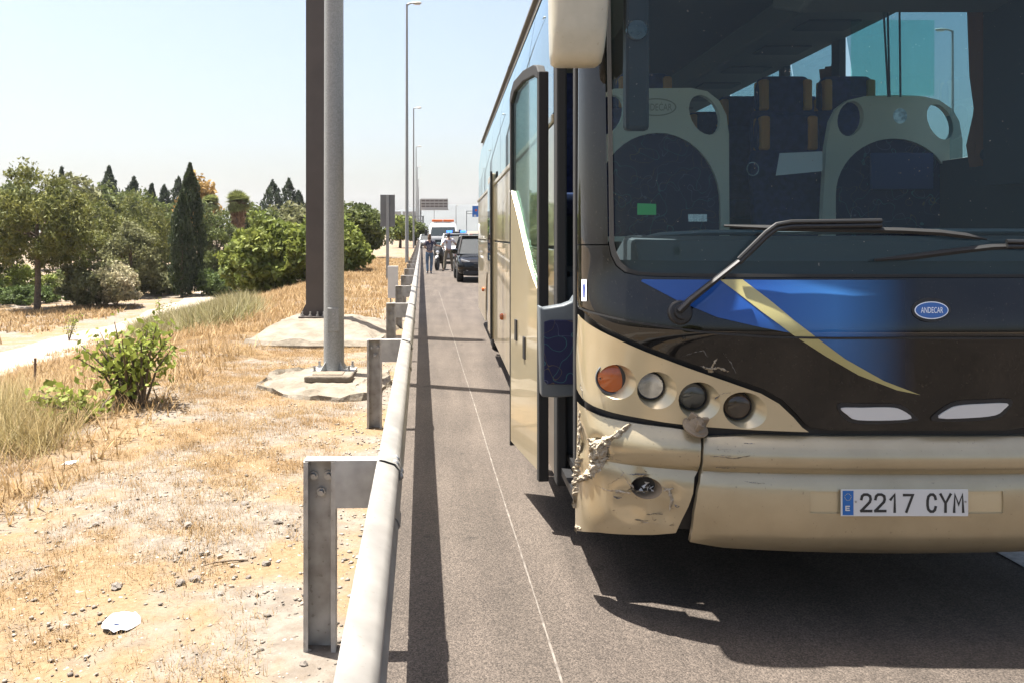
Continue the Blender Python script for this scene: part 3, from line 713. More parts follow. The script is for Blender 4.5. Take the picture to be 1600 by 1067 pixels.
# --- wipers
def wiper(pivot, bend, endarm, blade, offp=.0):
    w = empty('wiper', FB.at(*pivot)); 
    b = MB(); c = FB.at(*pivot, 0); n = Vector((0, -1, .15)).normalized()
    b.lathe(c, n, [(.05, 0), (.05, .012), (.043, .02), (.03, .022), (.028, .045), (.002, .048)], 20); parts = [b.build('pivot', M_DARK, smooth=True)]
    b = MB()
    pm = (pivot[0] * .42 + bend[0] * .58, pivot[1] * .42 + bend[1] * .58)
    b.tube([FB.at(*pivot, .045), FB.at(pivot[0] * .9 + bend[0] * .1, pivot[1] * .9 + bend[1] * .1, .055), FB.at(*pm, .06)], [.030, .028, .021], 8, flat=.5)
    parts.append(b.build('arm', M_DARK, smooth=True))
    for dy in (-3.5, 3.5):
        b = MB(); b.tube([FB.at(pm[0], pm[1] + dy, .06), FB.at(bend[0] - 22, bend[1] + 16 + dy, .06), FB.at(bend[0] - 6, bend[1] + 4 + dy, .058), FB.at(bend[0] + 16, bend[1] + dy, .056), FB.at(endarm[0], endarm[1] + dy, .05)], .0095, 8)
        parts.append(b.build('arm_rod', mat('satin_black', (.012, .012, .012), .45), smooth=True))
    b = MB(); pts = [FB.at(x, y, .022 + (.012 if 0 < i < len(blade) - 1 else 0)) for i, (x, y) in enumerate(blade)]
    b.tube(pts, [.007] + [.017] * (len(pts) - 2) + [.005], 6, flat=.8); parts.append(b.build('blade', M_RUBBER, smooth=True))
    for p in parts: p.parent = w; p.matrix_parent_inverse = Matrix.Translation(-w.location)
    bp(w); return w
w1 = wiper((1062, 489), (1213, 353), (1368, 351), [(1130, 354), (1200, 358), (1300, 360), (1400, 362), (1460, 365), (1500, 370), (1536, 375)])
wiper((1790, 489), (1690, 386), (1560, 383), [(1363, 407), (1420, 402), (1480, 394), (1540, 387), (1640, 384), (1740, 386)])
# --- outside mirror
b = MB(); Zm = 3.62
A = P(862, 98, Zm); B_ = P(950, 0, Zm)
rows = []
for z, x0, x1, y0, y1 in ((A.z, 870, 938, .05, .13), (A.z + .012, 865, 944, .02, .155), (A.z + .05, 863, 947, 0, .165), (A.z + .16, 862, 952, -.005, .17), (A.z + .35, 861, 957, 0, .17), (A.z + .5, 862, 960, .01, .165), (A.z + .54, 870, 950, .04, .13)):
    X0 = (x0 - CX) * Zm / F; X1 = (x1 - CX) * Zm / F; ring = []
    for k in range(24):
        t = 2 * math.pi * k / 24; cx_, sx_ = math.cos(t), math.sin(t); e = .45
        ring.append(Vector(((X0 + X1) / 2 + (X1 - X0) / 2 * math.copysign(abs(cx_) ** e, cx_), Zm + (y0 + y1) / 2 + (y1 - y0) / 2 * math.copysign(abs(sx_) ** e, sx_), z)))
    rows.append(ring)
b.rings(rows); mo = bp(b.build('side_mirror', M_MIRRORP, smooth=True, angle=60))
b = MB(); b.tube([P(910, -90, Zm + .08), P(915, -160, Zm + .1), P(940, -200, Zm + .15), FB.at(975, -170, 0)], .035, 10); t = bp(b.build('mirror_arm', M_DARK, smooth=True)); t.parent = mo
# --- body sides
YB = 16.75
def side_panel(name, poly, m, x, th=.02, holes=None, bevel=.004, right=False, parent=None):
    b = MB()
    if right: b.prism(poly, lambda u, v, t: Vector((2 * XC - x - t, u, v)), 0, th)
    else: b.prism(poly, lambda u, v, t: Vector((x + t, u, v)), 0, th)
    o = bp(b.build(name, m, bevel=bevel, seg=1))
    if parent: o.parent = parent
    return o
def arch(c, r, y0, y1, z0, z1, n=14):
    a0 = math.asin(max(-1, min(1, (z0 - .50) / r)))
    pts = [(y0, z0), (y0, z1), (y1, z1), (y1, z0)]
    arc = [(c + r * math.cos(a0 + (math.pi - 2 * a0) * i / n), .50 + r * math.sin(a0 + (math.pi - 2 * a0) * i / n)) for i in range(n + 1)]
    return pts + arc
WF, WR = 6.75, 12.75
def both(name, poly, m, x=XL, th=.02, bevel=.004):
    side_panel(name, poly, m, x, th, bevel=bevel); side_panel(name, poly, m, x, th, bevel=bevel, right=True)
R4 = lambda y0, y1, z0, z1: [(y0, z0), (y0, z1), (y1, z1), (y1, z0)]
g = .006
both('wheel_arch_panel', arch(WF, .60, 6.0 + g, 7.5 - g, .34, 1.545), M_CREAM)
both('wheel_arch_panel', arch(WR, .60, 12.0 + g, 13.5 - g, .34, 1.545), M_CREAM)
side_panel('skirt_panel', R4(4.80, 6.0 - g, .32, 1.545), M_CREAM, XL)
side_panel('skirt_panel', R4(4.06, 6.0 - g, .34, 1.545), M_CREAM, XL, right=True)
for y0, y1 in ((7.5, 8.65), (8.65, 9.8), (9.8, 10.95), (13.5, 15.0), (15.0, 16.3)): both('luggage_hatch', R4(y0 + g, y1 - g, .32, 1.545), M_CREAM)
side_panel('luggage_hatch', R4(10.95 + g, 12.0 - g, .32, 1.545), M_CREAM, XL, right=True)
for y0, y1 in ((4.80, 7.5), (7.5, 10.95), (12.0, 14.2), (14.2, 16.35)): side_panel('waist_panel', R4(y0 + g, y1 - g, 1.565, 2.235), M_CREAM, XL)
for y0, y1 in ((4.06, 4.5), (7.5, 10.95), (10.95, 14.2), (14.2, 16.35)): side_panel('waist_panel', R4(y0 + g, y1 - g, 1.565, 2.10), M_CREAM, XL, right=True)
side_panel('waist_panel', R4(4.5 + g, 7.5 - g, 1.565, 1.99), M_CREAM, XL, right=True)
b = MB(); b.box(XL - .014, XL + .012, 4.82, 10.9, 2.24, 2.285); bp(b.build('belt_moulding', M_CREAM, bevel=.006)); b = MB(); b.box(XL - .014, XL + .012, 12.02, 16.5, 2.24, 2.285); bp(b.build('belt_moulding', M_CREAM, bevel=.006))
b = MB(); b.box(XL + .02, XL + .04, 4.82, 16.4, .36, 3.2); 
# middle door of the coach, standing proud
b = MB(); b.box(XL - .03, XL + .02, 10.98, 11.97, .34, 2.40); md = bp(b.build('middle_door', M_CREAM, bevel=.02))
b = MB(); b.box(XL - .034, XL - .028, 11.06, 11.9, 1.3, 2.3); t = bp(b.build('door_pane', G_SIDE)); t.parent = md
b = MB(); b.box(XL - .045, XL - .02, 10.965, 11.0, .34, 2.42); t = bp(b.build('door_seal', M_RUBBER)); t.parent = md
# side windows: left and right
wl = [(4.86, 6.3), (6.3, 8.0), (8.0, 9.7), (9.7, 11.4), (11.4, 13.1), (13.1, 14.8), (14.8, 16.3)]
def window_side(right):
    for i, (y0, y1) in enumerate(wl):
        x = XL + .004
        za = 2.30 if not right else 2.12
        b = MB()
        def q(Y, z):
            xx = x + max(0, z - 2.9) * .16
            return Vector((2 * XC - xx if right else xx, Y, z))
        if right and i == 0: y0, za = 5.02, 2.1
        if right and i == 1: y0, za = 6.35, 2.1
        if right and i == 0: y1 = 6.9
        if right and i == 1: y0 = 7.08
        rows = [[q(Y, z) for Y in (y0 + .012, y1 - .012)] for z in (za, 2.6, 2.9, 3.05, 3.2)]
        b.rings(rows, closed=False); bp(b.build('side_window', G_SIDE, smooth=True))
        # pillar behind the joint
        b = MB(); xa = x + .075; w = .07
        for (ya, yb) in ((y1 - w, y1 + w),):
            xx = [2 * XC - xa, 2 * XC - xa - .05] if right else [xa, xa + .05]
            b.box(min(xx), max(xx), ya, yb, 2.0, 3.2)
        bp(b.build('window_pillar', M_INTD))
window_side(False); window_side(True)
# roof
def roof():
    b = MB(); rows = []
    prof = [(XL + .048, 3.205), (XL + .07, 3.28), (XL + .12, 3.37), (XL + .22, 3.45), (XL + .45, 3.51), (XC, 3.55)]
    prof = prof + [(2 * XC - x, z) for x, z in reversed(prof[:-1])]
    for Y, k in ((4.35, .93), (4.6, .98), (5.2, 1), (10, 1), (15.6, 1), (16.3, .97), (16.7, .8)):
        rows.append([Vector((XC + (x - XC) * (k if k > .95 else .98), Y, 3.2 + (z - 3.2) * k)) for x, z in prof])
    b.rings(rows, closed=False); return bp(b.build('roof', M_CREAM, smooth=True))
rf = roof()
b = MB(); b.box(XL + .055, XR - .055, 4.4, 16.6, 3.36, 3.38); bp(b.build('ceiling', M_INT))
b = MB(); b.box(XL + .02, XL + .05, 4.8, 16.4, .5, 2.29); bp(b.build('side_lining', M_INTD)); b = MB(); b.box(XR - .05, XR - .02, 4.3, 16.4, .5, 2.09); bp(b.build('side_lining', M_INTD))
b = MB()
rows = []
for Y, ins in ((16.3, 0), (16.55, .03), (16.72, .12), (16.78, .3)):
    rows.append([Vector((XL + ins, Y, .35)), Vector((XL + ins, Y, 2.2)), Vector((XL + ins + .05, Y - .03, 3.2)), Vector((XC, Y - .03, 3.5)), Vector((XR - ins - .05, Y - .03, 3.2)), Vector((XR - ins, Y, 2.2)), Vector((XR - ins, Y, .35))])
b.rings(rows); bp(b.build('rear_end', M_CREAM, smooth=True, angle=30))
b = MB(); b.box(XL + .06, XR - .06, 3.95, 16.4, .42, .46); bp(b.build('underfloor', M_DARK))
# marker lamps and side fittings
for Y, z in ((5.3, 1.40), (9.2, .78), (13.9, .78)):
    b = MB(); b.lathe((XL, Y, z), (-1, 0, 0), [(.035, 0), (.035, .02), (.025, .032), (.003, .036)], 14); bp(b.build('side_marker', M_AMBER, smooth=True))
# --- wheels
M_TYRE = mat('tyre', (.018, .018, .018), .85, var=.2, vs=20); M_RIM = mat('rim', (.45, .45, .45), .4, .8)
def wheel(name, c, ax, r, w, parent_list=None, m_rim=None, n=28):
    o = empty(name, c); ax = Vector(ax)
    b = MB(); b.lathe((0, 0, 0), ax, [(r * .56, -w / 2), (r * .86, -w / 2), (r * .97, -w * .42), (r, -w * .3), (r, w * .3), (r * .97, w * .42), (r * .86, w / 2), (r * .56, w / 2)], n); t = b.build('tyre', M_TYRE, smooth=True); t.parent = o
    b = MB(); b.lathe((0, 0, 0), ax, [(r * .02, w * .3), (r * .2, w * .34), (r * .25, w * .2), (r * .46, w * .12), (r * .52, w * .42), (r * .58, w * .46), (r * .58, -w * .3)], n); t = b.build('rim', m_rim or M_RIM, smooth=True); t.parent = o
    return o
for Y in (WF, WR):
    bp(wheel('wheel', (XL + .20, Y, .50), (-1, 0, 0), .50, .30)); bp(wheel('wheel', (XR - .20, Y, .50), (1, 0, 0), .50, .30))
# --- door opening: black seals, step well, guide-seat tub
b = MB(); b.box(XL - .005, XL + .05, 4.66, 4.79, .30, 3.2); bp(b.build('door_post', M_RUBBER, bevel=.01))
b = MB(); b.box(XL + .0, XL + .055, 4.03, 4.10, .42, 3.1); bp(b.build('door_post', M_RUBBER, bevel=.01))
b = MB(); b.box(XL + .03, XL + .06, 4.06, 4.7, 2.62, 3.2); bp(b.build('door_header', M_DARK))
for k, (z0, z1, x0) in enumerate(((.36, .40, .02), (.62, .66, .32), (.90, .94, .62))):
    b = MB(); b.box(XL + x0, XL + 1.05, 4.06, 4.72, z0, z1); b.box(XL + x0 + .28, XL + x0 + .31, 4.06, 4.72, z1, z1 + .25); bp(b.build('entry_step', M_DARK))
b = MB(); b.box(XL + .06, XL + .7, 4.73, 4.76, .4, 1.4); bp(b.build('step_well_wall', M_INTD))
b = MB(); ys = 4.42
tub = [(842, 478), (850, 482), (862, 480), (880, 477), (893, 472), (899, 462), (906, 462), (906, 608), (898, 619), (870, 621), (846, 620)]
b.prism([(p.x, p.z) for p in (P(x, y, ys) for x, y in tub)], lambda u, v, t: Vector((u, ys + t, v)), 0, .10)
tb = bp(b.build('guide_seat_tub', M_GREYP, bevel=.02, seg=3, smooth=True))
def fabric():
    m = bpy.data.materials.new('squiggle_fabric'); m.use_nodes = True; n = m.node_tree.nodes; l = m.node_tree.links
    b_ = n['Principled BSDF']; b_.inputs['Roughness'].default_value = .9
    tc = n.new('ShaderNodeTexCoord'); mp = n.new('ShaderNodeTexNoise'); mp.inputs['Scale'].default_value = 7.5; mp.inputs['Detail'].default_value = 1
    l.new(tc.outputs['Object'], mp.inputs['Vector'])
    def lines(lo, hi, colr, prev, ch):
        sp = n.new('ShaderNodeSeparateColor'); l.new(mp.outputs['Color'], sp.inputs[0])
        cmpn = n.new('ShaderNodeMath'); cmpn.operation = 'COMPARE'; cmpn.inputs[1].default_value = lo; cmpn.inputs[2].default_value = hi; l.new(sp.outputs[ch], cmpn.inputs[0])
        x = n.new('ShaderNodeMix'); x.data_type = 'RGBA'; l.new(cmpn.outputs[0], x.inputs[0]); x.inputs[7].default_value = (*colr, 1)
        if isinstance(prev, tuple): x.inputs[6].default_value = (*prev, 1)
        else: l.new(prev, x.inputs[6])
        return x.outputs[2]
    c = lines(.45, .004, (.07, .08, .14), (.014, .016, .055), 0); c = lines(.55, .005, (.03, .11, .13), c, 1); c = lines(.58, .004, (.10, .075, .05), c, 2)
    l.new(c, b_.inputs['Base Color']); return m
M_SQ = fabric()
b = MB(); inn = [(850, 503), (860, 500), (896, 500), (900, 505), (900, 595), (896, 600), (855, 600), (850, 595)]
b.prism([(p.x, p.z) for p in (P(x, y, ys) for x, y in inn)], lambda u, v, t: Vector((u, ys + t, v)), -.006, .01)
t = bp(b.build('fabric_panel', M_SQ, bevel=.004)); t.parent = tb
# --- open door leaf
N0, N1 = Vector((.516, 4.84, 0)), Vector((.413, 5.59, 0)); dl = (N1 - N0); LL = dl.length; dl.normalize(); dn = Vector((-dl.y, dl.x, 0))     # outward = towards the verge
if dn.x > 0: dn = -dn
def lf(u, v, t): return N0 + dl * u + dn * t + Vector((0, 0, v))
leaf = empty('entrance_door', N0); bp(leaf)
def leafpart(name, poly, t0, t1, m, bevel=.0, smooth=False, holes=None):
    b = MB(); b.prism(poly, lf, t0, t1); o = b.build(name, m, bevel=bevel, smooth=smooth); o.parent = leaf; o.matrix_parent_inverse = Matrix.Translation(-N0); return o
zt = 2.55
outl = [(0, .30), (LL, .30), (LL, 2.50), (LL - .05, 2.545), (LL - .15, 2.565), (LL * .5, zt + .03), (.1, zt + .01), (.03, zt), (0, zt - .04)]
curve = [(.045, 1.33), (.12, 1.37), (.25, 1.46), (.40, 1.60), (.55, 1.75), (LL - .04, 1.90)]
leafpart('door_skin', [(.025, .33)] + [(LL - .012, .33), (LL - .012, 1.93)] + [(u, v) for u, v in reversed(curve)] + [(.025, 1.31)], -.012, .012, M_CREAM, .003)
leafpart('door_glass', [(u, v + .004) for u, v in curve] + [(LL - .04, 2.44), (LL - .12, 2.50), (LL * .5, 2.525), (.12, 2.515), (.045, 2.49)], -.004, .004, G_LEAF)
b = MB()
for (u0, u1, v0, v1) in ((-.018, .03, .28, zt - .03), (LL - .035, LL + .002, 1.9, 2.49), (LL - .016, LL + .002, .30, 1.9)): b.prism([(u0, v0), (u1, v0), (u1, v1), (u0, v1)], lf, -.04 if u0 < 0 else -.02, .016)
top = [(0, zt - .07), (0, zt - .03), (.04, zt + .01), (.12, zt + .03), (LL * .5, zt + .045), (LL - .12, zt + .025), (LL - .03, 2.52), (LL, 2.47), (LL - .04, 2.45), (LL - .14, zt - .04), (LL * .5, zt - .02), (.1, zt - .035), (.04, zt - .06)]
b.prism(top, lf, -.03, .018)
o = b.build('door_frame', M_RUBBER, bevel=.006); o.parent = leaf; o.matrix_parent_inverse = Matrix.Translation(-N0)
leafpart('door_inner_lining', [(.03, .33), (LL - .02, .33), (LL - .02, 1.3), (.03, 1.3)], -.034, -.016, M_GREYP, .004)
for u, z in ((LL * .72, .98), (LL * .42, .90)): leafpart('door_handle', [(u, z), (u + .055, z), (u + .055, z + .13), (u, z + .13)], .01, .02, M_DARK, .004)
# --- interior
bp_ = lambda b, n, m, **k: bp(b.build(n, m, **k))
b = MB(); b.box(XL + .1, XR - .06, 4.9, 16.3, 1.36, 1.42); bp_(b, 'deck', M_INTD)
b = MB(); b.prism([(3.72, 1.30), (3.70, 1.50), (3.80, 1.60), (4.02, 1.62), (4.25, 1.54), (4.30, 1.1)], lambda u, v, t: Vector((t, u, v)), XL + .22, XR - .1); bp_(b, 'dashboard', M_INTD, bevel=.02, smooth=True)
b = MB(); b.tube([P(1000, 376, 4.15), P(1030, 368, 4.15), P(1100, 364, 4.15), P(1400, 362, 4.15), P(1700, 362, 4.15)], .022, 8, flat=.6); bp_(b, 'dash_roll', M_GREYP, smooth=True)
b = MB(); b.box(XL + .08, XL + .70, 5.3, 16.3, 3.12, 3.36); bp_(b, 'luggage_rack', M_INT, bevel=.03)
rk = MB(); rk.box(XR - .74, XR - .08, 5.3, 16.3, 3.14, 3.36); rk = bp_(rk, 'luggage_rack', M_INT, bevel=.03)
for k in range(8):
    b = MB(); b.box(XR - .62, XR - .25, 6.2 + k * .85, 6.5 + k * .85, 3.125, 3.139); t = bp_(b, 'reading_light', M_INTD); t.parent = rk
b = MB(); b.prism([(3.95, 3.02), (4.9, 2.86), (5.3, 2.98), (5.3, 3.36), (4.2, 3.36)], lambda u, v, t: Vector((t, u, v)), 1.95, XR - .07); bp_(b, 'driver_canopy', M_INT, bevel=.02)
def partition(outline, arcc, holes, Z, th=.05):
    h = MB(); o = None
    class Flat:
        def pt(s, x, y, off=0): return Vector((x, Z - off, y))
    fl = Flat(); T = lambda pts: [(p.x, p.z) for p in (P(x, y, Z) for x, y in pts)]
    o = bp(patch('seat_partition', T(outline), fl, 0, M_PANEL, None, holes=[T(h_) for h_ in holes + [arcc]], step=.06, rim=th))
    f = bp(patch('fabric_panel', T([(arcc[0][0], arcc[0][1])] + arcc[1:]), fl, -.03, M_SQ, None, step=.08, rim=0)); f.parent = o
    return o
def arcpts(cx, cy, rx, ry, yb, n=22):
    return [(cx - rx, yb)] + [(cx - rx * math.cos(math.pi * i / n), cy - ry * math.sin(math.pi * i / n)) for i in range(n + 1)] + [(cx + rx, yb)]
p2o = [(1283, 378), (1287, 300), (1291, 230), (1298, 190), (1308, 170), (1325, 157), (1350, 151), (1400, 149), (1442, 151), (1468, 157), (1488, 171), (1499, 190), (1504, 220), (1504, 300), (1502, 378)]
pp2 = partition(p2o, arcpts(1397, 305, 91, 88, 370), [ell(1329, 186, 20, 28, 20, .25), ell(1469, 191, 18, 30, 20, -.45)], 5.55)
p1o = [(911, 378), (911, 210), (918, 175), (935, 150), (960, 139), (1080, 138), (1105, 143), (1124, 158), (1135, 180), (1139, 210), (1140, 378)]
pp1 = partition(p1o, arcpts(1028, 320, 98, 112, 370), [ell(1101, 180, 22, 33, 20, -.45), ell(950, 180, 22, 33, 20, .45)], 5.5)
def embl(par, x, y, Z):
    b = MB(); c = P(x, y, Z - .004); rx, ry = 32 * Z / F, 14 * Z / F
    o1 = [Vector((c.x + rx * math.cos(a), c.y, c.z + ry * math.sin(a))) for a in np.linspace(0, 2 * math.pi, 32, endpoint=False)]; o2 = [Vector((c.x + (p.x - c.x) * .93, c.y, c.z + (p.z - c.z) * .86)) for p in o1]
    b.rings([o1, o2], cap=False); t = bp(b.build('emblem_ring', mat('emblem_grey', (.30, .28, .22), .6))); t.parent = par
    bp(text_mesh('emblem_lettering', 'ANDECAR', lambda u, v: P(u, v, Z - .005), mat('emblem_grey', (.3, .28, .22)), par, x - 25, x + 25, y + 5.5, y - 5.5))
embl(pp1, 1025, 168, 5.5)
b = MB(); a = P(1358, 240, 5.56); d = P(1455, 297, 5.56); b.box(a.x, d.x, 5.53, 5.56, d.z, a.z); t = bp_(b, 'pocket', mat('pocket_blue', (.03, .05, .14), .9), bevel=.008); t.parent = pp2
def seat():
    s = empty('seat'); parts = []
    b = MB(); rows = []
    for z, hw, y, th in ((.40, .21, 0, .06), (.6, .225, .03, .07), (.9, .225, .08, .07), (1.0, .215, .1, .06), (1.03, .20, .105, .05)):
        rows.append([Vector((hw * math.copysign(abs(math.cos(t)) ** .5, math.cos(t)), y + th * math.copysign(abs(math.sin(t)) ** .6, math.sin(t)), z)) for t in [2 * math.pi * k / 20 for k in range(20)]])
    b.rings(rows); parts.append(b.build('backrest', M_BLUEF, smooth=True))
    b = MB(); rows = []
    for z, hw, th in ((1.02, .16, .04), (1.06, .185, .06), (1.18, .18, .06), (1.24, .165, .05), (1.26, .14, .03)):
        rows.append([Vector((hw * math.copysign(abs(math.cos(t)) ** .5, math.cos(t)), .11 + th * math.copysign(abs(math.sin(t)) ** .6, math.sin(t)), z)) for t in [2 * math.pi * k / 20 for k in range(20)]])
    b.rings(rows); parts.append(b.build('headrest', M_BLUEF, smooth=True))
    for sx in (-1, 1):
        b = MB(); b.box(sx * .14 - .028, sx * .14 + .028, .035, .185, 1.03, 1.235); parts.append(b.build('headrest_wing', M_ORANGEF, bevel=.015))
    b = MB(); b.box(-.22, .22, -.42, .05, .32, .46); parts.append(b.build('cushion', M_BLUEF, bevel=.04, smooth=True))
    b = MB(); b.box(-.18, .18, -.3, 0, 0, .32); parts.append(b.build('seat_base', M_INTD))
    for p in parts: p.parent = s
    return s
s0 = seat(); first = True
for k in range(9):
    for X in (.88, 1.42, 2.47, 2.93):
        s = s0 if first else copy_tree(s0)
        first = False; s.location = (X, 6.25 + .92 * k + (.0 if X < 2 else .12), 1.40); s.scale = (1.12, 1.1, 1.1); bp(s)
gs = copy_tree(s0); gs.location = (2.25, 5.75, 1.05); bp(gs)
b = MB(); b.add([P(1212, 275, 5.4), P(1285, 268, 5.4), P(1285, 237, 5.42), P(1218, 240, 5.42)], [(0, 1, 2, 3)]); bp_(b, 'papers', M_WHITE)
b = MB(); rows = []
for z, w, xo in ((2.02, .10, 0), (2.15, .14, -.02), (2.32, .05, .03), (2.36, .045, .03), (2.55, .10, 0), (2.98, .12, 0)):
    rows.append([Vector((XR - .10 + .02 * math.sin(k * 2.1), 5.02 - w / 2 + xo + w * k / 8 * 1.8, z)) for k in range(9)])
b.rings(rows, closed=False); bp_(b, 'curtain', M_CURT, smooth=True)
b = MB(); rows = []
for z, w in ((2.02, .30), (2.3, .22), (2.6, .2), (2.98, .3)):
    rows.append([Vector((XR - .10 + .025 * math.sin(k * 2.1), 6.92 + w * k / 8, z)) for k in range(9)])
b.rings(rows, closed=False); bp_(b, 'curtain', M_CURT, smooth=True)
b = MB(); b.box(XR - .14, XR - .06, 4.35, 4.98, 1.9, 3.05); bp_(b, 'driver_pillar', M_INTD)
b = MB(); b.box(P(975, 0, 4.12).x, P(1014, 0, 4.12).x, 4.1, 4.16, P(0, 205, 4.12).z, 2.95); vm = bp_(b, 'inside_mirror', M_DARK, bevel=.02)
b = MB(); c = P(995, 48, 4.09); b.lathe(c, (0, -1, 0), [(.05, -.01), (.05, .012), (.045, .018), (.003, .019)], 20); t = bp_(b, 'mirror_glass', M_LENSD, smooth=True); t.parent = vm
b = MB(); b.tube([P(1542, 242, 5.0) + Vector((.03 * math.cos(a), 0, .03 * math.sin(a))) for a in np.linspace(0, 6.28, 20)], .009, 6); bp_(b, 'curtain_ring', M_DARK)
b = MB(); b.box(P(1330, 0, 5.5).x, P(1460, 0, 5.5).x, 5.5, 5.506, P(0, 150, 5.5).z, P(0, 32, 5.5).z); bp_(b, 'glass_screen', glass('screen_glass', (.72, .93, .88), .8))
for x0, x1 in ((1378, 1388), (1386, 1390), (1405, 1407)):
    b = MB(); b.tube([P(x0, -30, 5.4), P(x1, 152, 5.4)], .006, 6); bp_(b, 'hanging_rod', M_DARK)
# --- gather everything under the coach
for o in BUSPARTS:
    if o.parent is None:
        o.parent = bus; o.matrix_parent_inverse = Matrix.Translation(-bus.location)
# a child of a part built in place needs no offset: its part sits at the origin
for k_ in [o for o in BUSPARTS if 'sub' in o.keys()]: del k_['sub']
# ================================================================== roadside
def place(o, parent, base): o.parent = parent; o.matrix_parent_inverse = Matrix.Translation(-Vector(base))
# ---- guardrail
gr = empty('guardrail', rd(.04, 3.4)); GB = gr.location.copy()
tag(gr, 'galvanised steel guardrail on channel posts running along the road edge', 'guardrail')
def gp(o): place(o, gr, GB); return o
prof = []
for h, x in ((.745, -.006), (.742, .006), (.728, .034), (.708, .046), (.676, .046), (.655, .038), (.625, .012), (.605, .002), (.59, 0), (.575, .002), (.545, .018), (.515, .040), (.49, .046), (.465, .036), (.445, .018), (.435, -.004)):
    prof.append((x * 1.55 - .08, h))
NP = 34; PY0 = 3.44
for k in range(-2, NP):
    y0 = PY0 + 4 * k + .16; y1 = y0 + 4.0
    b = MB(); n = len(prof); rows = []
    lap = .16
    for Y, o in ((y0 - lap, .0065), (y0, .0065), (y0 + .03, 0), (y1 - .005, 0)):
        rows.append([rd(-(x + o + .0), Y, h + (o if i < 3 else 0)) for i, (x, h) in enumerate(prof)] + [rd(-(x + o - .004), Y, h + (o if i < 3 else 0)) for i, (x, h) in reversed(list(enumerate(prof)))])
    rows = rows[::-1]
    b.rings(rows); bm_ = gp(b.build('beam', M_RAIL, smooth=True, angle=50))
    if k < 8:
        for dy, h, xo in ((.045, .722, .033), (.12, .722, .033), (.045, .672, .044), (.12, .672, .044)):
            b = MB(); c = rd(-(xo * 1.55 - .08 + .008), y0 - .16 + dy, h + .004); ax = Vector((.8, 0, .6 if h > .7 else .2)).normalized()
            b.lathe(c, ax, [(.017, -.006), (.017, .004), (.010, .011), (.001, .012)], 10); t = b.build('bolt', M_BOLT, smooth=True); t.parent = bm_
def cpost():
    b = MB(); w, d, t, lip = .125, .068, .005, .018
    pts = [(0, lip), (0, 0), (0, d)]
    poly = [(0, 0), (lip, 0), (lip, t), (t, t), (t, d - t), (w - t, d - t), (w - t, t), (w - lip, t), (w - lip, 0), (w, 0), (w, d), (0, d)]
    b.prism(poly, lambda u, v, s: Vector((u - w, v, s)), -.25, .742); return b.build('post', M_POST)
def spacer():
    b = MB(); w, h, t, d = .175, .185, .006, .068
    poly = [(0, 0), (d, 0), (d, t), (t, t), (t, h - t), (d, h - t), (d, h), (0, h)]
    b.prism(poly, lambda u, v, s: Vector((s, u, v + .562)), -.002, w); return b.build('spacer', M_GALV)
def topcap():
    b = MB(); b.box(-.121, .0, .002, .066, .742, .749); return b.build('post_cap', M_GALV, bevel=.002)
def pbolt():
    b = MB(); b.cyl((0, .062, 0), (0, .052, 0), .018, n=12); b.cyl((0, .052, 0), (0, .036, 0), .011, n=6); return b.build('bolt', M_BOLT)
pst, spc, cap_, blt = cpost(), spacer(), topcap(), pbolt(); used = set()
def inst(o, loc, rz=0):
    c = o if o.name not in used else o.copy()
    if o.name in used: COL.objects.link(c)
    else: used.add(o.name)
    gp(c); c.location = loc; c.rotation_euler = (0, 0, rz); return c
for k in range(-1, NP):
    Y = PY0 + 4 * k; rz = math.atan(-RS)
    base = rd(.255, Y)
    inst(pst, base, rz); inst(spc, base, rz); inst(cap_, base, rz)
    if k < 5:
        for dx, dz in ((-.092, .675), (-.033, .675), (-.062, .61)): inst(blt, base + Vector((dx, 0, dz)), rz)
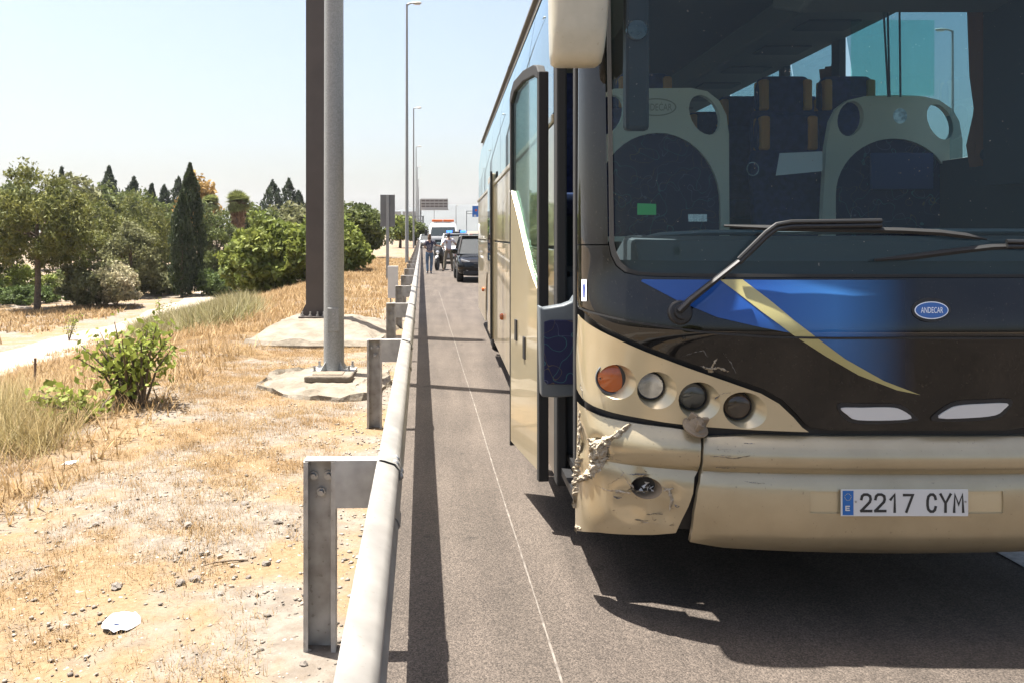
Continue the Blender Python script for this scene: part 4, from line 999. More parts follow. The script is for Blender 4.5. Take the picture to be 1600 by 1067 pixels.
# ---- big lamp pole beside the rail and its kin
def lamp_post(base, H, r0, r1, arm, label, group, near=False, side=1):
    o = empty('lamp_post', base); tag(o, label, 'street lamp', group)
    b = MB(); b.cyl((0, 0, .02 if near else 0), (0, 0, H), r0, r1, 24 if near else 12); p = b.build('pole', M_POLE, o, smooth=True)
    b = MB(); b.tube([(0, 0, H - .05), (side * arm * .25, 0, H + .06), (side * arm * .45, 0, H + .07)], [r1, r1 * .9, r1 * .8], 10); b.build('arm', M_POLE, o, smooth=True)
    b = MB(); rows = []
    for x, hw, t in ((.35, .06, .03), (.45, .12, .07), (.75, .14, .09), (.95, .10, .05), (1.0, .04, .02)):
        rows.append([Vector((side * arm * x, hw * math.cos(a), H + .07 + t * math.sin(a))) for a in [2 * math.pi * k / 12 for k in range(12)]])
    b.rings(rows); hd = b.build('lamp_head', M_GALV, o, smooth=True)
    b = MB(); b.box(min(side * arm * .5, side * arm * .9), max(side * arm * .5, side * arm * .9), -.09, .09, H - .035, H - .01); b.build('diffuser', M_WHITE, hd)
    if near:
        b = MB(); b.box(-.24, .24, -.24, .24, .0, .028); fl = b.build('base_flange', M_GALV, o, bevel=.004)
        for sx in (-1, 1):
            for sy in (-1, 1):
                b = MB(); b.cyl((sx * .19, sy * .19, .02), (sx * .19, sy * .19, .10), .014, n=8); b.cyl((sx * .19, sy * .19, .028), (sx * .19, sy * .19, .05), .026, n=6); b.build('anchor_bolt', M_BOLT, fl)
        for a in range(4):
            b = MB(); M = Matrix.Rotation(a * math.pi / 2 + .78, 4, 'Z'); b.add([M @ Vector(v) for v in ((.09, -.005, .028), (.2, -.005, .028), (.09, -.005, .16), (.09, .005, .028), (.2, .005, .028), (.09, .005, .16))], [(0, 1, 2), (5, 4, 3), (0, 3, 4, 1), (1, 4, 5, 2), (2, 5, 3, 0)]); b.build('gusset', M_POLE, fl)
        b = MB(); b.box(-.058, .072, -r0 - .006, -r0 + .05, .47, .73); dr = b.build('access_hatch', M_POLE, o, bevel=.006)
        for z in (.53, .66):
            b = MB(); b.cyl((.007, -r0 - .004, z), (.007, -r0 - .012, z), .010, n=8); b.build('hatch_screw', M_BOLT, dr)
    return o
bl = Vector((-1.275, 9.98, .085))
pole = lamp_post(bl, 14.5, .116, .092, .85, 'thick grey lamp pole with access hatch, bolted to the low rough concrete pad', 'lamp posts along the rail', True)
lampY = [50.5, 93.5, 136.5, 179.5, 222.5, 265.5]
words = ['first slim', 'second slim', 'third slim', 'fourth slim', 'fifth slim', 'sixth slim']
for k, Y in enumerate(lampY):
    lamp_post(rd(.76, Y, -.02), 14.85, .105, .06, .85, words[k] + ' lamp post beyond the signboard, counted along the rail from it', 'lamp posts along the rail')
lamp_post(Vector((31.5, 55, .0)), 14.4, .11, .06, 1.1, 'lamp post across the road seen through the coach windows', 'lamp posts across the road', side=-1)
M_FAR = M_POLE
for k, (x, yt, Z) in enumerate(((678.4, 323, 330), (712.5, 322, 300))):
    p = P(x, 365, Z); lamp_post(Vector((p.x, Z, grade(Z))), (P(x, yt, Z).z - grade(Z)), .14, .10, .9, ['far slim lamp post rising behind the white recovery truck', 'far slim lamp post rising behind the orange beacon bar'][k], 'lamp posts across the road')
# ---- concrete pads
def pad(name, pts_base, pts_top, ztop, label, seed, zc=0.0, dent=.028):
    """pts in metres (x,y); lumpy frustum"""
    rr = random.Random(seed)
    def ring(pts, n=48):
        out = []; L = len(pts)
        for i in range(n):
            t = i / n * L; k = int(t); f = t - k; a = pts[k]; c_ = pts[(k + 1) % L]; out.append((a[0] * (1 - f) + c_[0] * f, a[1] * (1 - f) + c_[1] * f))
        return out
    A, B2 = ring(pts_base), ring(pts_top); rows = []
    for t in (-.12, 0, .06, .2, .4, .6, .8, .92, 1.0):
        row = []
        for (ax, ay), (bx_, by_) in zip(A, B2):
            tt = max(t, 0); x = ax + (bx_ - ax) * tt; y = ay + (by_ - ay) * tt
            z = (ztop * (tt ** .8) if t >= 0 else -.1) + (rr.uniform(-1, 1) * dent * (1 - .6 * tt) if t > 0 else 0) + (.045 if t == .06 else 0)
            row.append(Vector((x + rr.uniform(-1, 1) * dent * (t < 1), y + rr.uniform(-1, 1) * dent * (t < 1), z)))
        rows.append(row)
    cx_ = sum(p[0] for p in B2) / len(B2); cy_ = sum(p[1] for p in B2) / len(B2)
    for f in (.8, .55, .3, .05): rows.append([Vector((cx_ + (p.x - cx_) * f, cy_ + (p.y - cy_) * f, ztop + rr.uniform(-.4, .4) * dent * .4)) for p in rows[8]])
    b = MB(); b.rings(rows); o = b.build(name, M_CONC, smooth=True, angle=14); tag(o, label, 'concrete pad', 'concrete footings'); return o
pad('concrete_pad', [(-3.05, 13.1), (-.98, 13.0), (-.80, 15.9), (-2.6, 16.3)], [(-2.66, 14.4), (-1.6, 14.35), (-1.55, 15.2), (-2.6, 15.3)], .265, 'sloping pale concrete mound carrying the brown steel column', 3)
pad('concrete_pad', [(-2.05, 9.35), (-1.5, 8.75), (-.75, 8.7), (-.62, 9.6), (-.7, 10.6), (-1.5, 10.75), (-2.0, 10.3)], [(-1.75, 9.55), (-1.4, 9.25), (-.95, 9.2), (-.85, 9.7), (-.9, 10.3), (-1.5, 10.35), (-1.7, 10.1)], .075, 'low rough concrete pad around the grey lamp pole foot', 5, dent=.03)
b = MB(); b.box(-.25, .25, -.17, .17, 0, .075); sl_ = b.build('cover_slab', M_CONC, bevel=.02, seg=3); sl_.location = (-1.26, 9.5, .07); tag(sl_, 'chunky concrete slab with a brown plate lying before the grey pole', 'slab')
b = MB(); b.box(-.17, .15, -.11, .12, .075, .083); b.build('cover_plate', M_WOODPLATE, sl_)
# ---- brown column
cb = Vector((-2.15, 14.8, .262)); co = empty('gantry_column', cb); tag(co, 'tall dark brown square steel column bolted to a concrete mound', 'column')
b = MB(); b.box(-.185, .185, -.165, .165, .03, 9.2); b.build('shaft', M_BROWN, co, bevel=.006)
b = MB(); b.box(-.29, .29, -.29, .29, 0, .03); bpz = b.build('base_plate', M_BROWN, co, bevel=.003)
for sx in (-1, 1):
    for sy in (-.12, .12):
        b = MB(); b.add([(sx * .183, sy - .008, .03), (sx * .28, sy - .008, .03), (sx * .28, sy - .008, .06), (sx * .165, sy - .008, .28), (sx * .183, sy + .008, .03), (sx * .28, sy + .008, .03), (sx * .28, sy + .008, .06), (sx * .165, sy + .008, .28)], [(0, 1, 2, 3), (7, 6, 5, 4), (0, 4, 5, 1), (1, 5, 6, 2), (2, 6, 7, 3), (3, 7, 4, 0)]); b.build('gusset', M_BROWN, co)
for x in (-.23, -.1, .02, .12, .23):
    b = MB(); b.cyl((x, -.235, .03), (x, -.235, .11), .014, n=8); b.cyl((x, -.235, .03), (x, -.235, .06), .028, n=6); b.build('anchor_bolt', M_BOLT, co)
# ---- signs
M_SIGNB = mat('sign_back_grey', (.15, .154, .154), .55, .3, var=.08, vs=3)
ph = ground_hit(605.5, 439); so = empty('road_sign', ph); tag(so, 'grey back of a rectangular road sign on a single post in dry grass', 'road sign')
k = ph.y / F
b = MB(); b.box(-5 * .5 * k * .9, 5 * .5 * k * .9, -.03, .03, -.2, (440 - 306) * k); b.build('post', M_POLE, so)
b = MB(); b.box(-11.5 * k, 11.5 * k, .035, .06, (440 - 356) * k, (440 - 305.5) * k); pn = b.build('panel', M_SIGNB, so, bevel=.012)
for z in (322, 342):
    b = MB(); b.box(-11 * k, 11 * k, .022, .036, (440 - z) * k - .02, (440 - z) * k + .02); b.build('bracket', M_SIGNB, pn)
def mpanel():
    p0 = rd(.55, 17.0); o = empty('marker_panel', p0); tag(o, 'plain white metal panel standing on two legs behind the guardrail', 'marker panel')
    b = MB(); b.box(-.02, .18, 0, .03, .42, 1.04); b.build('plate', mat('panel_white', (.55, .54, .53), .5, var=.06, vs=4), o, bevel=.006)
    for x in (.02, .13):
        b = MB(); b.box(x, x + .025, .03, .055, -.2, .95); b.build('leg', M_POLE, o)
mpanel()
M_VMS = mat('sign_grey_far', (.42, .40, .37), .6)
def vms():
    Z = 150; base = P(657, 365, Z); base.z = grade(Z); o = empty('message_sign', base); tag(o, 'pale rectangular overhead sign with three dark lattice rows over the road', 'overhead sign')
    k = Z / F; gx = lambda x: (x - 657) * k; gz = lambda y: HC - (y - CY) * k - grade(Z)
    b = MB(); b.box(gx(655.6), gx(658.4), .2, .5, 0, gz(312)); b.build('column', M_POLE, o)
    b = MB(); b.box(gx(657.3), gx(700), -.1, .15, gz(328), gz(311)); b.build('board', M_VMS, o)
    for y in (313, 317.8, 321.8):
        for i in range(6):
            x0 = 658.5 + i * 6.9; b = MB(); b.box(gx(x0), gx(x0 + 6.0), -.14, -.1, gz(y + 2.4), gz(y)); b.build('lattice_cell', mat('lattice', (.13, .11, .10), .7), o)
    b = MB(); b.box(gx(657), gx(701), -.25, .2, gz(329), gz(327.6)); b.build('catwalk', M_VMS, o)
vms()
def bluesign():
    Z = 120; base = P(729, 365, Z); base.z = grade(Z); o = empty('gantry_sign', base); tag(o, 'blue direction sign on a bracket mast past the coach', 'overhead sign')
    k = Z / F; gx = lambda x: (x - 729) * k; gz = lambda y: HC - (y - CY) * k - grade(Z)
    b = MB(); b.box(gx(728.5), gx(729.7), 0, .15, 0, gz(330)); b.build('mast', M_POLE, o)
    for y in (330.5, 334.5):
        b = MB(); b.box(gx(729), gx(760), 0, .12, gz(y + .5), gz(y - .5)); b.build('arm', M_POLE, o)
    b = MB(); b.box(gx(738), gx(765), -.08, -.02, gz(339.5), gz(322.5)); p = b.build('panel', mat('sign_blue', (.015, .12, .42), .45), o)
    b = MB(); b.cyl((gx(743.8), -.081, gz(329)), (gx(743.8), -.09, gz(329)), .17, n=12); b.build('roundel', mat('sign_red', (.5, .09, .04), .5), p)
    b = MB(); b.box(gx(740.5), gx(744), -.09, -.081, gz(338.8), gz(336.2)); b.build('legend', M_WHITE, p)
bluesign()
def farsigns():
    Z = 118; base = P(627, 366, Z); base.z = hslope((railx(Z) - base.x)) + grade(Z); o = empty('gantry_sign', base); tag(o, 'pair of grey sign backs on a lattice gantry above the bushes', 'overhead sign')
    k = Z / F; gx = lambda x: (x - 627) * k; gz = lambda y: HC - (y - CY) * k - base.z
    for x0, x1 in ((617, 626.8), (629, 650)):
        b = MB(); b.box(gx(x0), gx(x1), -.05, .05, gz(346), gz(331)); b.build('panel', M_VMS, o)
    for y in (338.5, 345.5):
        b = MB(); b.box(gx(612), gx(662), -.2, -.1, gz(y + .6), gz(y - .6)); b.build('beam', M_POLE, o)
    for x in (614, 622, 630, 638, 646, 654):
        b = MB(); b.cyl((gx(x), -.15, gz(345)), (gx(x + 4), -.15, gz(339)), .04, n=6); b.build('brace', M_POLE, o)
    for x in (613, 661):
        b = MB(); b.box(gx(x) - .12, gx(x) + .12, -.25, 0, 0, gz(338)); b.build('column', M_POLE, o)
farsigns()
# ================================================================== vegetation
def leafmat(name, c1, c2, vs=.9, island=.35, rough=.65):
    m = mat(name, c1, rough, col2=c2, vs=vs, island=island, spec=.25, detail=3)
    n = m.node_tree.nodes; l = m.node_tree.links; b = n['Principled BSDF']; out = n['Material Output']
    tl = n.new('ShaderNodeBsdfTranslucent'); mx = n.new('ShaderNodeMixShader'); mx.inputs[0].default_value = .32
    src = b.inputs['Base Color'].links[0].from_socket; l.new(src, tl.inputs[0])
    l.new(b.outputs[0], mx.inputs[1]); l.new(tl.outputs[0], mx.inputs[2]); l.new(mx.outputs[0], out.inputs[0]); return m
L_PINE = leafmat('pine_needles', (.175, .175, .045), (.095, .11, .033)); L_CYP = leafmat('cypress_green', (.050, .066, .025), (.030, .044, .02), island=.3)
L_OLIVE = leafmat('olive_leaves', (.19, .19, .085), (.125, .13, .055)); L_BROAD = leafmat('broad_leaves', (.20, .225, .05), (.125, .16, .04))
L_DARK = leafmat('dark_leaves', (.12, .14, .04), (.07, .09, .03)); L_CONIF = leafmat('dark_conifer', (.05, .065, .035), (.032, .046, .027), island=.3)
L_FLOW = leafmat('pale_blossom', (.42, .37, .25), (.26, .25, .13)); L_GOLD = leafmat('golden_leaves', (.42, .27, .09), (.30, .20, .07)); L_PALM = leafmat('palm_fronds', (.22, .24, .08), (.15, .17, .055))
L_YOUNG = leafmat('young_leaves', (.25, .28, .055), (.15, .19, .04)); L_HEDGE = leafmat('hedge_green', (.10, .14, .04), (.07, .10, .03)); L_DRYG = leafmat('green_dry_grass', (.16, .15, .06), (.21, .17, .085), island=.3)
M_BARK = mat('bark', (.11, .08, .055), .95, var=.3, vs=8, bump=.5, bs=20); M_SKIRT = leafmat('palm_skirt', (.26, .17, .10), (.18, .11, .065))
def leaves(cent, normals_up, size, asp=1.0, rng=RNG, up=0.0):
    """diamond leaf at every centre"""
    n = len(cent); a = rng.normal(size=(n, 3)); a[:, 2] += up * 2; a /= np.linalg.norm(a, axis=1)[:, None]
    r = rng.normal(size=(n, 3)); bvec = np.cross(a, r); bvec /= np.linalg.norm(bvec, axis=1)[:, None] + 1e-9
    sz = (size * rng.uniform(.6, 1.35, n))[:, None]
    V = np.stack([cent - a * sz, cent + bvec * sz * .5 / asp, cent + a * sz, cent - bvec * sz * .5 / asp], 1).reshape(-1, 3)
    return V, np.arange(n * 4).reshape(-1, 4)
def crown_pts(rad, nclump, per, clump, rng, shell=.55, flat_bottom=None):
    u = rng.normal(size=(nclump, 3)); u /= np.linalg.norm(u, axis=1)[:, None]
    r = shell + (1 - shell) * rng.uniform(0, 1, nclump) ** .6
    c = u * r[:, None]
    lump = 1 + .16 * np.sin(3.1 * u[:, 0] + 1.3 * u[:, 2] * 2) + .12 * np.sin(5 * u[:, 1] + 2 * u[:, 2] + 1)
    c *= lump[:, None]
    if flat_bottom is not None: c[:, 2] = np.maximum(c[:, 2], flat_bottom + rng.uniform(0, .15, nclump))
    c = c * np.array(rad)
    k = rng.normal(size=(nclump, per, 3)); k /= np.linalg.norm(k, axis=2)[:, :, None]; k *= (rng.uniform(.15, 1, (nclump, per)) ** .5)[:, :, None]
    cs = clump * rng.uniform(.6, 1.4, nclump)
    return (c[:, None, :] + k * cs[:, None, None] * np.array([1, 1, .8])).reshape(-1, 3), c
def tree(name, label, cat, base, h, rad, ch, m, nclump=80, per=60, clump=.5, leaf=.12, seed=1, trunk=.12, group=None, flat=None, asp=1.0, shell=.5, limbs=6, up=0.):
    rng = np.random.default_rng(seed); o = empty(name, base); tag(o, label, cat, group)
    pts, cl = crown_pts(rad, int(nclump * 1.25), int(per * 1.35), clump * 1.08, rng, shell, flat); pts += np.array([0, 0, ch]); cl = cl + np.array([0, 0, ch])
    V, Fq = leaves(pts, None, leaf, asp, rng, up); raw('crown', V, Fq, m, o)
    if trunk:
        b = MB(); b.tube([(0, 0, -.3), (.05, 0, ch * .35), (-.04, .05, ch * .75), (0, 0, ch + rad[2] * .3)], [trunk * 1.25, trunk, trunk * .8, trunk * .35], 8)
        for i in range(min(limbs, len(cl))):
            q = cl[i * 3 % len(cl)]; s = Vector((0, 0, max(.1, ch - rad[2] * .45 + .1 * i))); b.tube([s, s.lerp(Vector(q), .5) + Vector((0, 0, .1)), Vector(q)], [trunk * .5, trunk * .35, trunk * .12], 6)
        b.build('trunk', M_BARK, o, smooth=True)
    return o
LOWG = -2.57
def low(x, Z, g=LOWG): 
    X = (x - CX) * Z / F; return Vector((X, Z, terrain(X, Z)))
def treepx(name, label, cat, xc, ytop, ybot_crown, wpx, Z, m, trunk=.14, group=None, **kw):
    """crown box given in photograph pixels at depth Z; foot on the terrain"""
    b = low(xc, Z); k = Z / F; zt = HC - (ytop - CY) * k - b.z; zb = max(.0, HC - (ybot_crown - CY) * k - b.z)
    rz = (zt - zb) / 2; rx = wpx * k / 2
    return tree(name, label, cat, b, zt, (rx * 1.02, rx * 1.02, rz), (zt + zb) / 2, m, trunk=trunk, group=group, **kw)
TG = 'trees below the embankment'
treepx('pine_tree', 'broad pine with bare straight trunk nearest the dirt path', 'tree', 58, 276, 425, 165, 50, L_PINE, trunk=.17, seed=11, nclump=150, per=90, clump=.55, leaf=.13, asp=1.6, group=TG, up=.25)
treepx('pine_tree', 'pine crown touching the clipped hedge, beside the broad bare-trunked pine', 'tree', -25, 285, 440, 130, 58, L_PINE, seed=12, nclump=90, per=80, clump=.6, leaf=.14, asp=1.6, group=TG, up=.25)
treepx('pine_tree', 'bushy pine rising behind the cream-flowered oleander', 'tree', 140, 305, 432, 90, 66, L_PINE, seed=13, nclump=80, per=80, clump=.6, leaf=.14, asp=1.6, group=TG, up=.25)
treepx('olive_tree', 'greyish olive tree growing between the oleander and the cypresses', 'tree', 205, 352, 458, 90, 60, L_OLIVE, seed=14, nclump=80, per=70, clump=.45, leaf=.11, group=TG)
treepx('pine_tree', 'rounded pine standing close behind the grey olive tree', 'tree', 222, 315, 455, 95, 70, L_PINE, seed=15, nclump=90, per=80, clump=.6, leaf=.14, asp=1.6, group=TG, up=.25)
treepx('pine_tree', 'dark dense pine directly right behind the twin cypresses', 'tree', 338, 330, 462, 80, 66, L_DARK, seed=16, nclump=100, per=80, clump=.55, leaf=.13, asp=1.4, group=TG)
treepx('fig_tree', 'wide bright green broadleaf tree just below the embankment crest', 'tree', 418, 348, 470, 125, 42, L_BROAD, seed=17, nclump=140, per=60, clump=.42, leaf=.15, trunk=.1, group=TG)
treepx('fig_tree', 'bright green broadleaf tree showing past both sides of the columns', 'tree', 505, 342, 462, 120, 41, L_BROAD, seed=18, nclump=140, per=60, clump=.42, leaf=.15, trunk=.1, group=TG)
treepx('holm_oak', 'rounded dark green tree between the grey pole and the signboard', 'tree', 565, 322, 392, 72, 62, L_DARK, seed=19, nclump=90, per=70, clump=.55, leaf=.16, group=TG)
treepx('leafy_shrub', 'green shrub hugging the slope under the rounded dark tree', 'shrub', 540, 380, 432, 52, 46, L_BROAD, seed=20, nclump=50, per=50, clump=.35, leaf=.14, trunk=.06, group='shrubs below the embankment')
treepx('roadside_tree', 'low green tree behind the grey sign back', 'tree', 625, 338, 376, 36, 96, L_BROAD, seed=21, nclump=50, per=50, clump=.5, leaf=.2, group=TG)
treepx('roadside_tree', 'dark low tree under the pair of far sign backs', 'tree', 648, 348, 376, 30, 112, L_DARK, seed=22, nclump=40, per=50, clump=.5, leaf=.2, group=TG)
treepx('oleander', 'rounded oleander bush dusted with cream flowers', 'shrub', 150, 412, 486, 112, 52, L_OLIVE, seed=23, nclump=110, per=60, clump=.35, leaf=.11, trunk=.05, shell=.6, group='shrubs below the embankment')
fo = treepx('oleander', 'pale blossom-covered oleander beside the olive tree', 'shrub', 182, 416, 472, 66, 51, L_FLOW, seed=24, nclump=80, per=50, clump=.3, leaf=.10, trunk=.04, shell=.7, group='shrubs below the embankment')
treepx('clipped_hedge', 'low clipped green hedge behind the bare pine trunk', 'hedge', 18, 452, 490, 140, 54, L_HEDGE, seed=25, nclump=110, per=60, clump=.3, leaf=.10, trunk=.04, shell=.4)
treepx('low_shrub', 'low olive shrub at the foot of the twin cypresses', 'shrub', 250, 430, 462, 70, 62, L_OLIVE, seed=26, nclump=60, per=50, clump=.35, leaf=.12, trunk=.04, group='shrubs below the embankment')
treepx('low_shrub', 'yellowish low shrub under the broad pine', 'shrub', 20, 415, 460, 110, 60, L_YOUNG, seed=27, nclump=60, per=50, clump=.4, leaf=.12, trunk=.04, group='shrubs below the embankment')
for i, (x, yt, yb, w, Z, m, lb) in enumerate(((75, 440, 480, 60, 62, L_OLIVE, 'grey-green low shrub right behind the bare pine trunk'), (118, 425, 470, 60, 70, L_DARK, 'dark low shrub behind the rounded oleander'), (225, 428, 462, 60, 66, L_PINE, 'olive-green low shrub under the grey olive tree'), (275, 420, 458, 50, 72, L_DARK, 'dark low shrub behind the twin cypresses'), (340, 425, 462, 60, 60, L_HEDGE, 'green low shrub between the cypresses and the bright broadleaf tree'), (-10, 440, 480, 80, 64, L_PINE, 'olive-green low shrub behind the clipped hedge'))):
    treepx('low_shrub', lb, 'shrub', x, yt, yb, w, Z, m, seed=130 + i, nclump=50, per=50, clump=.45, leaf=.13, trunk=.04, group='shrubs below the embankment')
def spire(name, label, base, h, r, m, seed, n=5200, leaf=.14, trunk=.12, bulge=.35, group=TG, lean=0.0, rag=.17):
    rng = np.random.default_rng(seed); o = empty(name, base); tag(o, label, 'tree', group)
    t = rng.uniform(0, 1, n) ** .85; z = .03 * h + t * h * .97
    pr = np.where(t < bulge, .72 + .28 * np.sin(t / bulge * math.pi / 2), np.maximum(0, 1 - ((t - bulge) / (1 - bulge)) ** 2.3))
    an = rng.uniform(0, 2 * math.pi, n); lump = 1 + rag * (.6 * np.sin(an * 3 + z * 1.9 + seed) + .5 * np.sin(an * 2 - z * 3.1) + .4 * np.sin(z * 4.3 + an))
    rr_ = r * pr * lump * rng.uniform(.55, 1.08, n) + .02
    pts = np.stack([np.cos(an) * rr_ + lean * z, np.sin(an) * rr_, z], 1)
    V, Fq = leaves(pts, None, leaf, 1.8, rng, .9); raw('crown', V, Fq, m, o)
    b = MB(); b.cyl((0, 0, -.3), (0, 0, h * .6), trunk, trunk * .5, 8); b.build('trunk', M_BARK, o, smooth=True); return o
def spirepx(name, label, x, ytop, wpx, Z, m, seed, **k):
    b = low(x, Z); kk = Z / F; return spire(name, label, b, HC - (ytop - CY) * kk - b.z, wpx * kk / 2, m, seed, **k)
spirepx('cypress_tree', 'tall slender cypress, the taller of a touching pair', 297, 256, 44, 61, L_CYP, 31, n=12000, leaf=.13)
spirepx('cypress_tree', 'shorter cypress leaning against the taller slender one', 284, 298, 36, 59.5, L_CYP, 32, n=7000, leaf=.13)
BG_ = 'background trees'
for i, (x, yt, w, lb) in enumerate(((95, 263, 20, 'thin dark conifer tip peeking over the broad pine'), (172, 261, 34, 'tall dark pointed conifer above the flowering oleander'), (207, 278, 30, 'ragged dark conifer above the olive tree'), (236, 289, 22, 'small dark conifer spire above the rounded pine'), (258, 291, 30, 'dark conifer against the golden tree, beside the twin cypresses'), (424, 283, 30, 'tall dark columnar cypress next to the skirted palm'), (450, 281, 26, 'dark columnar cypress between its two fellows near the brown column'), (468, 300, 24, 'dark columnar cypress touching the brown column'), (277, 278, 26, 'dark conifer half hidden by the slender cypress'))):
    spirepx('conifer_tree', lb, x, yt, w * 1.25, 105 + i * 2, L_CONIF, 40 + i, n=2400, leaf=.30, bulge=.3 if i < 5 else .5, group=BG_, rag=.34, lean=(.01, -.012, .015)[i % 3])
for i, (x, yt, w, m, lb) in enumerate(((130, 288, 80, L_OLIVE, 'pale distant tree filling the gap between the dark conifers'), (200, 300, 120, L_DARK, 'deep green distant tree mass under the ragged conifer'), (20, 290, 110, L_DARK, 'deep green distant tree behind the broad pine'), (395, 325, 70, L_DARK, 'dark distant tree under the skirted palm'), (310, 284, 52, L_GOLD, 'golden yellow tree behind the tall slender cypress'), (460, 328, 90, L_OLIVE, 'pale distant tree below the columnar cypresses'), (275, 320, 90, L_DARK, 'dark distant tree behind the twin cypresses'))):
    treepx('distant_tree', lb, 'tree', x, yt, 385, w, 96 + 2 * i if i != 4 else 100, m, seed=60 + i, nclump=70, per=60, clump=.9, leaf=.28, group=BG_)
def palm(x, ytop, Z, label, seed, skirt=True, w=50):
    rng = np.random.default_rng(seed); b0 = low(x, Z); k = Z / F; H = HC - (ytop - CY) * k - b0.z; o = empty('palm_tree', b0); tag(o, label, 'tree', BG_)
    R = w * k / 2; hc = H - R * .8
    b = MB(); b.cyl((0, 0, -.3), (0, 0, hc), .28, .22, 10); b.build('trunk', M_BARK, o, smooth=True)
    Vs = []; Fs = []; n0 = 0; V2 = []; F2 = []; n2 = 0
    for i in range(120):
        az = rng.uniform(0, 2 * math.pi); el = rng.uniform(-.7, 1.45); d = np.array([math.cos(az) * math.cos(el), math.sin(az) * math.cos(el), math.sin(el)])
        L = R * rng.uniform(.75, 1.05); c = np.array([0, 0, hc]); s = np.cross(d, [0, 0, 1]); s = s / (np.linalg.norm(s) + 1e-6); up_ = np.cross(s, d)
        hub = c + d * L * .3
        for j in range(11):
            a = (j - 5) * .24; e = hub + (d * math.cos(a) + s * math.sin(a)) * L * .6 - np.array([0, 0, .12 * L]); wv = s * math.cos(a) - d * math.sin(a)
            Vs += [hub - wv * .02, hub + wv * .02, hub * .4 + e * .6 + wv * .06, e, hub * .4 + e * .6 - wv * .06]; Fs.append((n0, n0 + 1, n0 + 2, n0 + 3, n0 + 4)); n0 += 5
    raw('fronds', np.array(Vs), np.array(Fs), L_PALM, o)
    if skirt:
        n = 900; t = rng.uniform(0, 1, n); an = rng.uniform(0, 6.28, n); z = hc + .2 - t * R * 1.6; r = R * (.46 - .15 * t) * rng.uniform(.6, 1, n)
        V, Fq = leaves(np.stack([np.cos(an) * r, np.sin(an) * r, z], 1), None, .34, 2.4, rng, 1.2); raw('dead_skirt', V, Fq, M_SKIRT, o)
palm(372, 294, 88, 'fan palm with a brown skirt of dead fronds', 71, True, 56)
palm(329, 302, 90, 'green fan palm rising beside the golden tree', 72, False, 40)
# trees back along the road, seen only mirrored in the coach's front
src = [o for o in COL.objects if o.parent is None and o.name in ('holm_oak', 'pine_tree', 'fig_tree')]
lb = 'roadside tree seen only as a reflection in the glossy coach front'
for i, (X, Y) in enumerate(((-9, -34), (-14, -48), (20, -55), (27, -70))):
    t = copy_tree(src[i % len(src)]); t.location = (X, Y, terrain(X, Y)); tag(t, lb, 'tree', 'trees reflected in the coach front')
# young shoots on the slope
def sapling(px, py, hpx, wpx, label, seed, nstem=6, lean=(0, 0)):
    b0 = ground_hit(px, py); k = b0.y / F; H = hpx * k; Wd = wpx * k; rng = np.random.default_rng(seed); o = empty('sapling', b0); tag(o, label, 'shrub', 'young shoots on the slope')
    b = MB(); C = []
    for i in range(nstem):
        az = rng.uniform(0, 6.28); f = rng.uniform(.2, 1); tip = Vector((math.cos(az) * Wd / 2 * f + lean[0] * k, math.sin(az) * Wd / 2 * f, H * rng.uniform(.55, 1.0) + lean[1] * k))
        mid = tip * .5 + Vector((0, 0, H * .1)); b.tube([(0, 0, -.05), mid, tip], [.016, .011, .004], 5)
        for j in range(30):
            t = rng.uniform(.25, 1.02); p = (Vector((0, 0, 0)).lerp(mid, t * 2) if t < .5 else mid.lerp(tip, t * 2 - 1)); C.append(np.array(p) + rng.normal(0, .075 + .03 * (1 - t), 3))
    b.build('stems', M_BARK, o)
    V, Fq = leaves(np.array(C), None, .042, .9, rng); raw('leaves', V, Fq, L_YOUNG, o)
sapling(200, 634, 135, 150, 'leafy green sapling clump halfway down the dry slope', 81, 20)
sapling(222, 636, 140, 80, 'taller thin leafy sapling rooted in the dry slope', 82, 6, (10, 0))
sapling(150, 655, 45, 140, 'creeping leafy branch trailing down the dry slope', 83, 9, (-45, 0))
sapling(252, 508, 44, 44, 'small dark-leaved sapling at the end of the dirt path', 84, 6)
sapling(108, 532, 42, 36, 'round green sapling standing at the far edge of the path', 85, 6)
st_ = ground_hit(55, 601); b = MB(); b.cyl((0, 0, -.2), (0, 0, (603 - 561) * st_.y / F), .022, n=6); b.cyl((0, 0, .75 * (603 - 561) * st_.y / F), (0, 0, .8 * (603 - 561) * st_.y / F), .03, n=6); o = b.build('stake', mat('rusty_stake', (.13, .08, .055), .8)); o.location = st_; tag(o, 'thin rusty stake standing at the path edge', 'stake')
# ---- dry grass
M_STRAW = leafmat('straw', (.35, .245, .125), (.265, .17, .078), vs=1.3, island=.3); M_STRAWG = leafmat('straw_green', (.23, .195, .08), (.28, .205, .095), vs=.8, island=.3)
def vnoise(X, Y, s, seed):
    r = np.random.default_rng(seed); a = r.uniform(0, 6.28, 8); f = r.uniform(.5, 1.6, 8) * s; ph = r.uniform(0, 6.28, 8); v = 0
    for i in range(8): v = v + np.sin((np.cos(a[i]) * X + np.sin(a[i]) * Y) * f[i] + ph[i])
    return v / 8
def vterrain(X, Y):
    s = -.08 + RS * Y - X
    h = np.where(s < 2.7, 0, np.where(s < 4, -.29 * (s - 2.7) ** 2 / 2.6, np.where(s < 11.4, -.1885 - .29 * (s - 4), np.where(s < 13, -2.3345 - .464 * ((s - 11.4) / 1.6 - ((s - 11.4) / 1.6) ** 2 / 2), -2.5665))))
    w = np.clip((s - .3) / 2, 0, 1)
    return h + np.where(Y > 45, .0058 * (Y - 45), 0) + w * (0.035 * np.sin(X * 1.7 + Y * .6) + 0.03 * np.sin(Y * 1.3 - X * .8) + 0.05 * np.sin(X * .45 + 1.2) * np.sin(Y * .37) - .02)
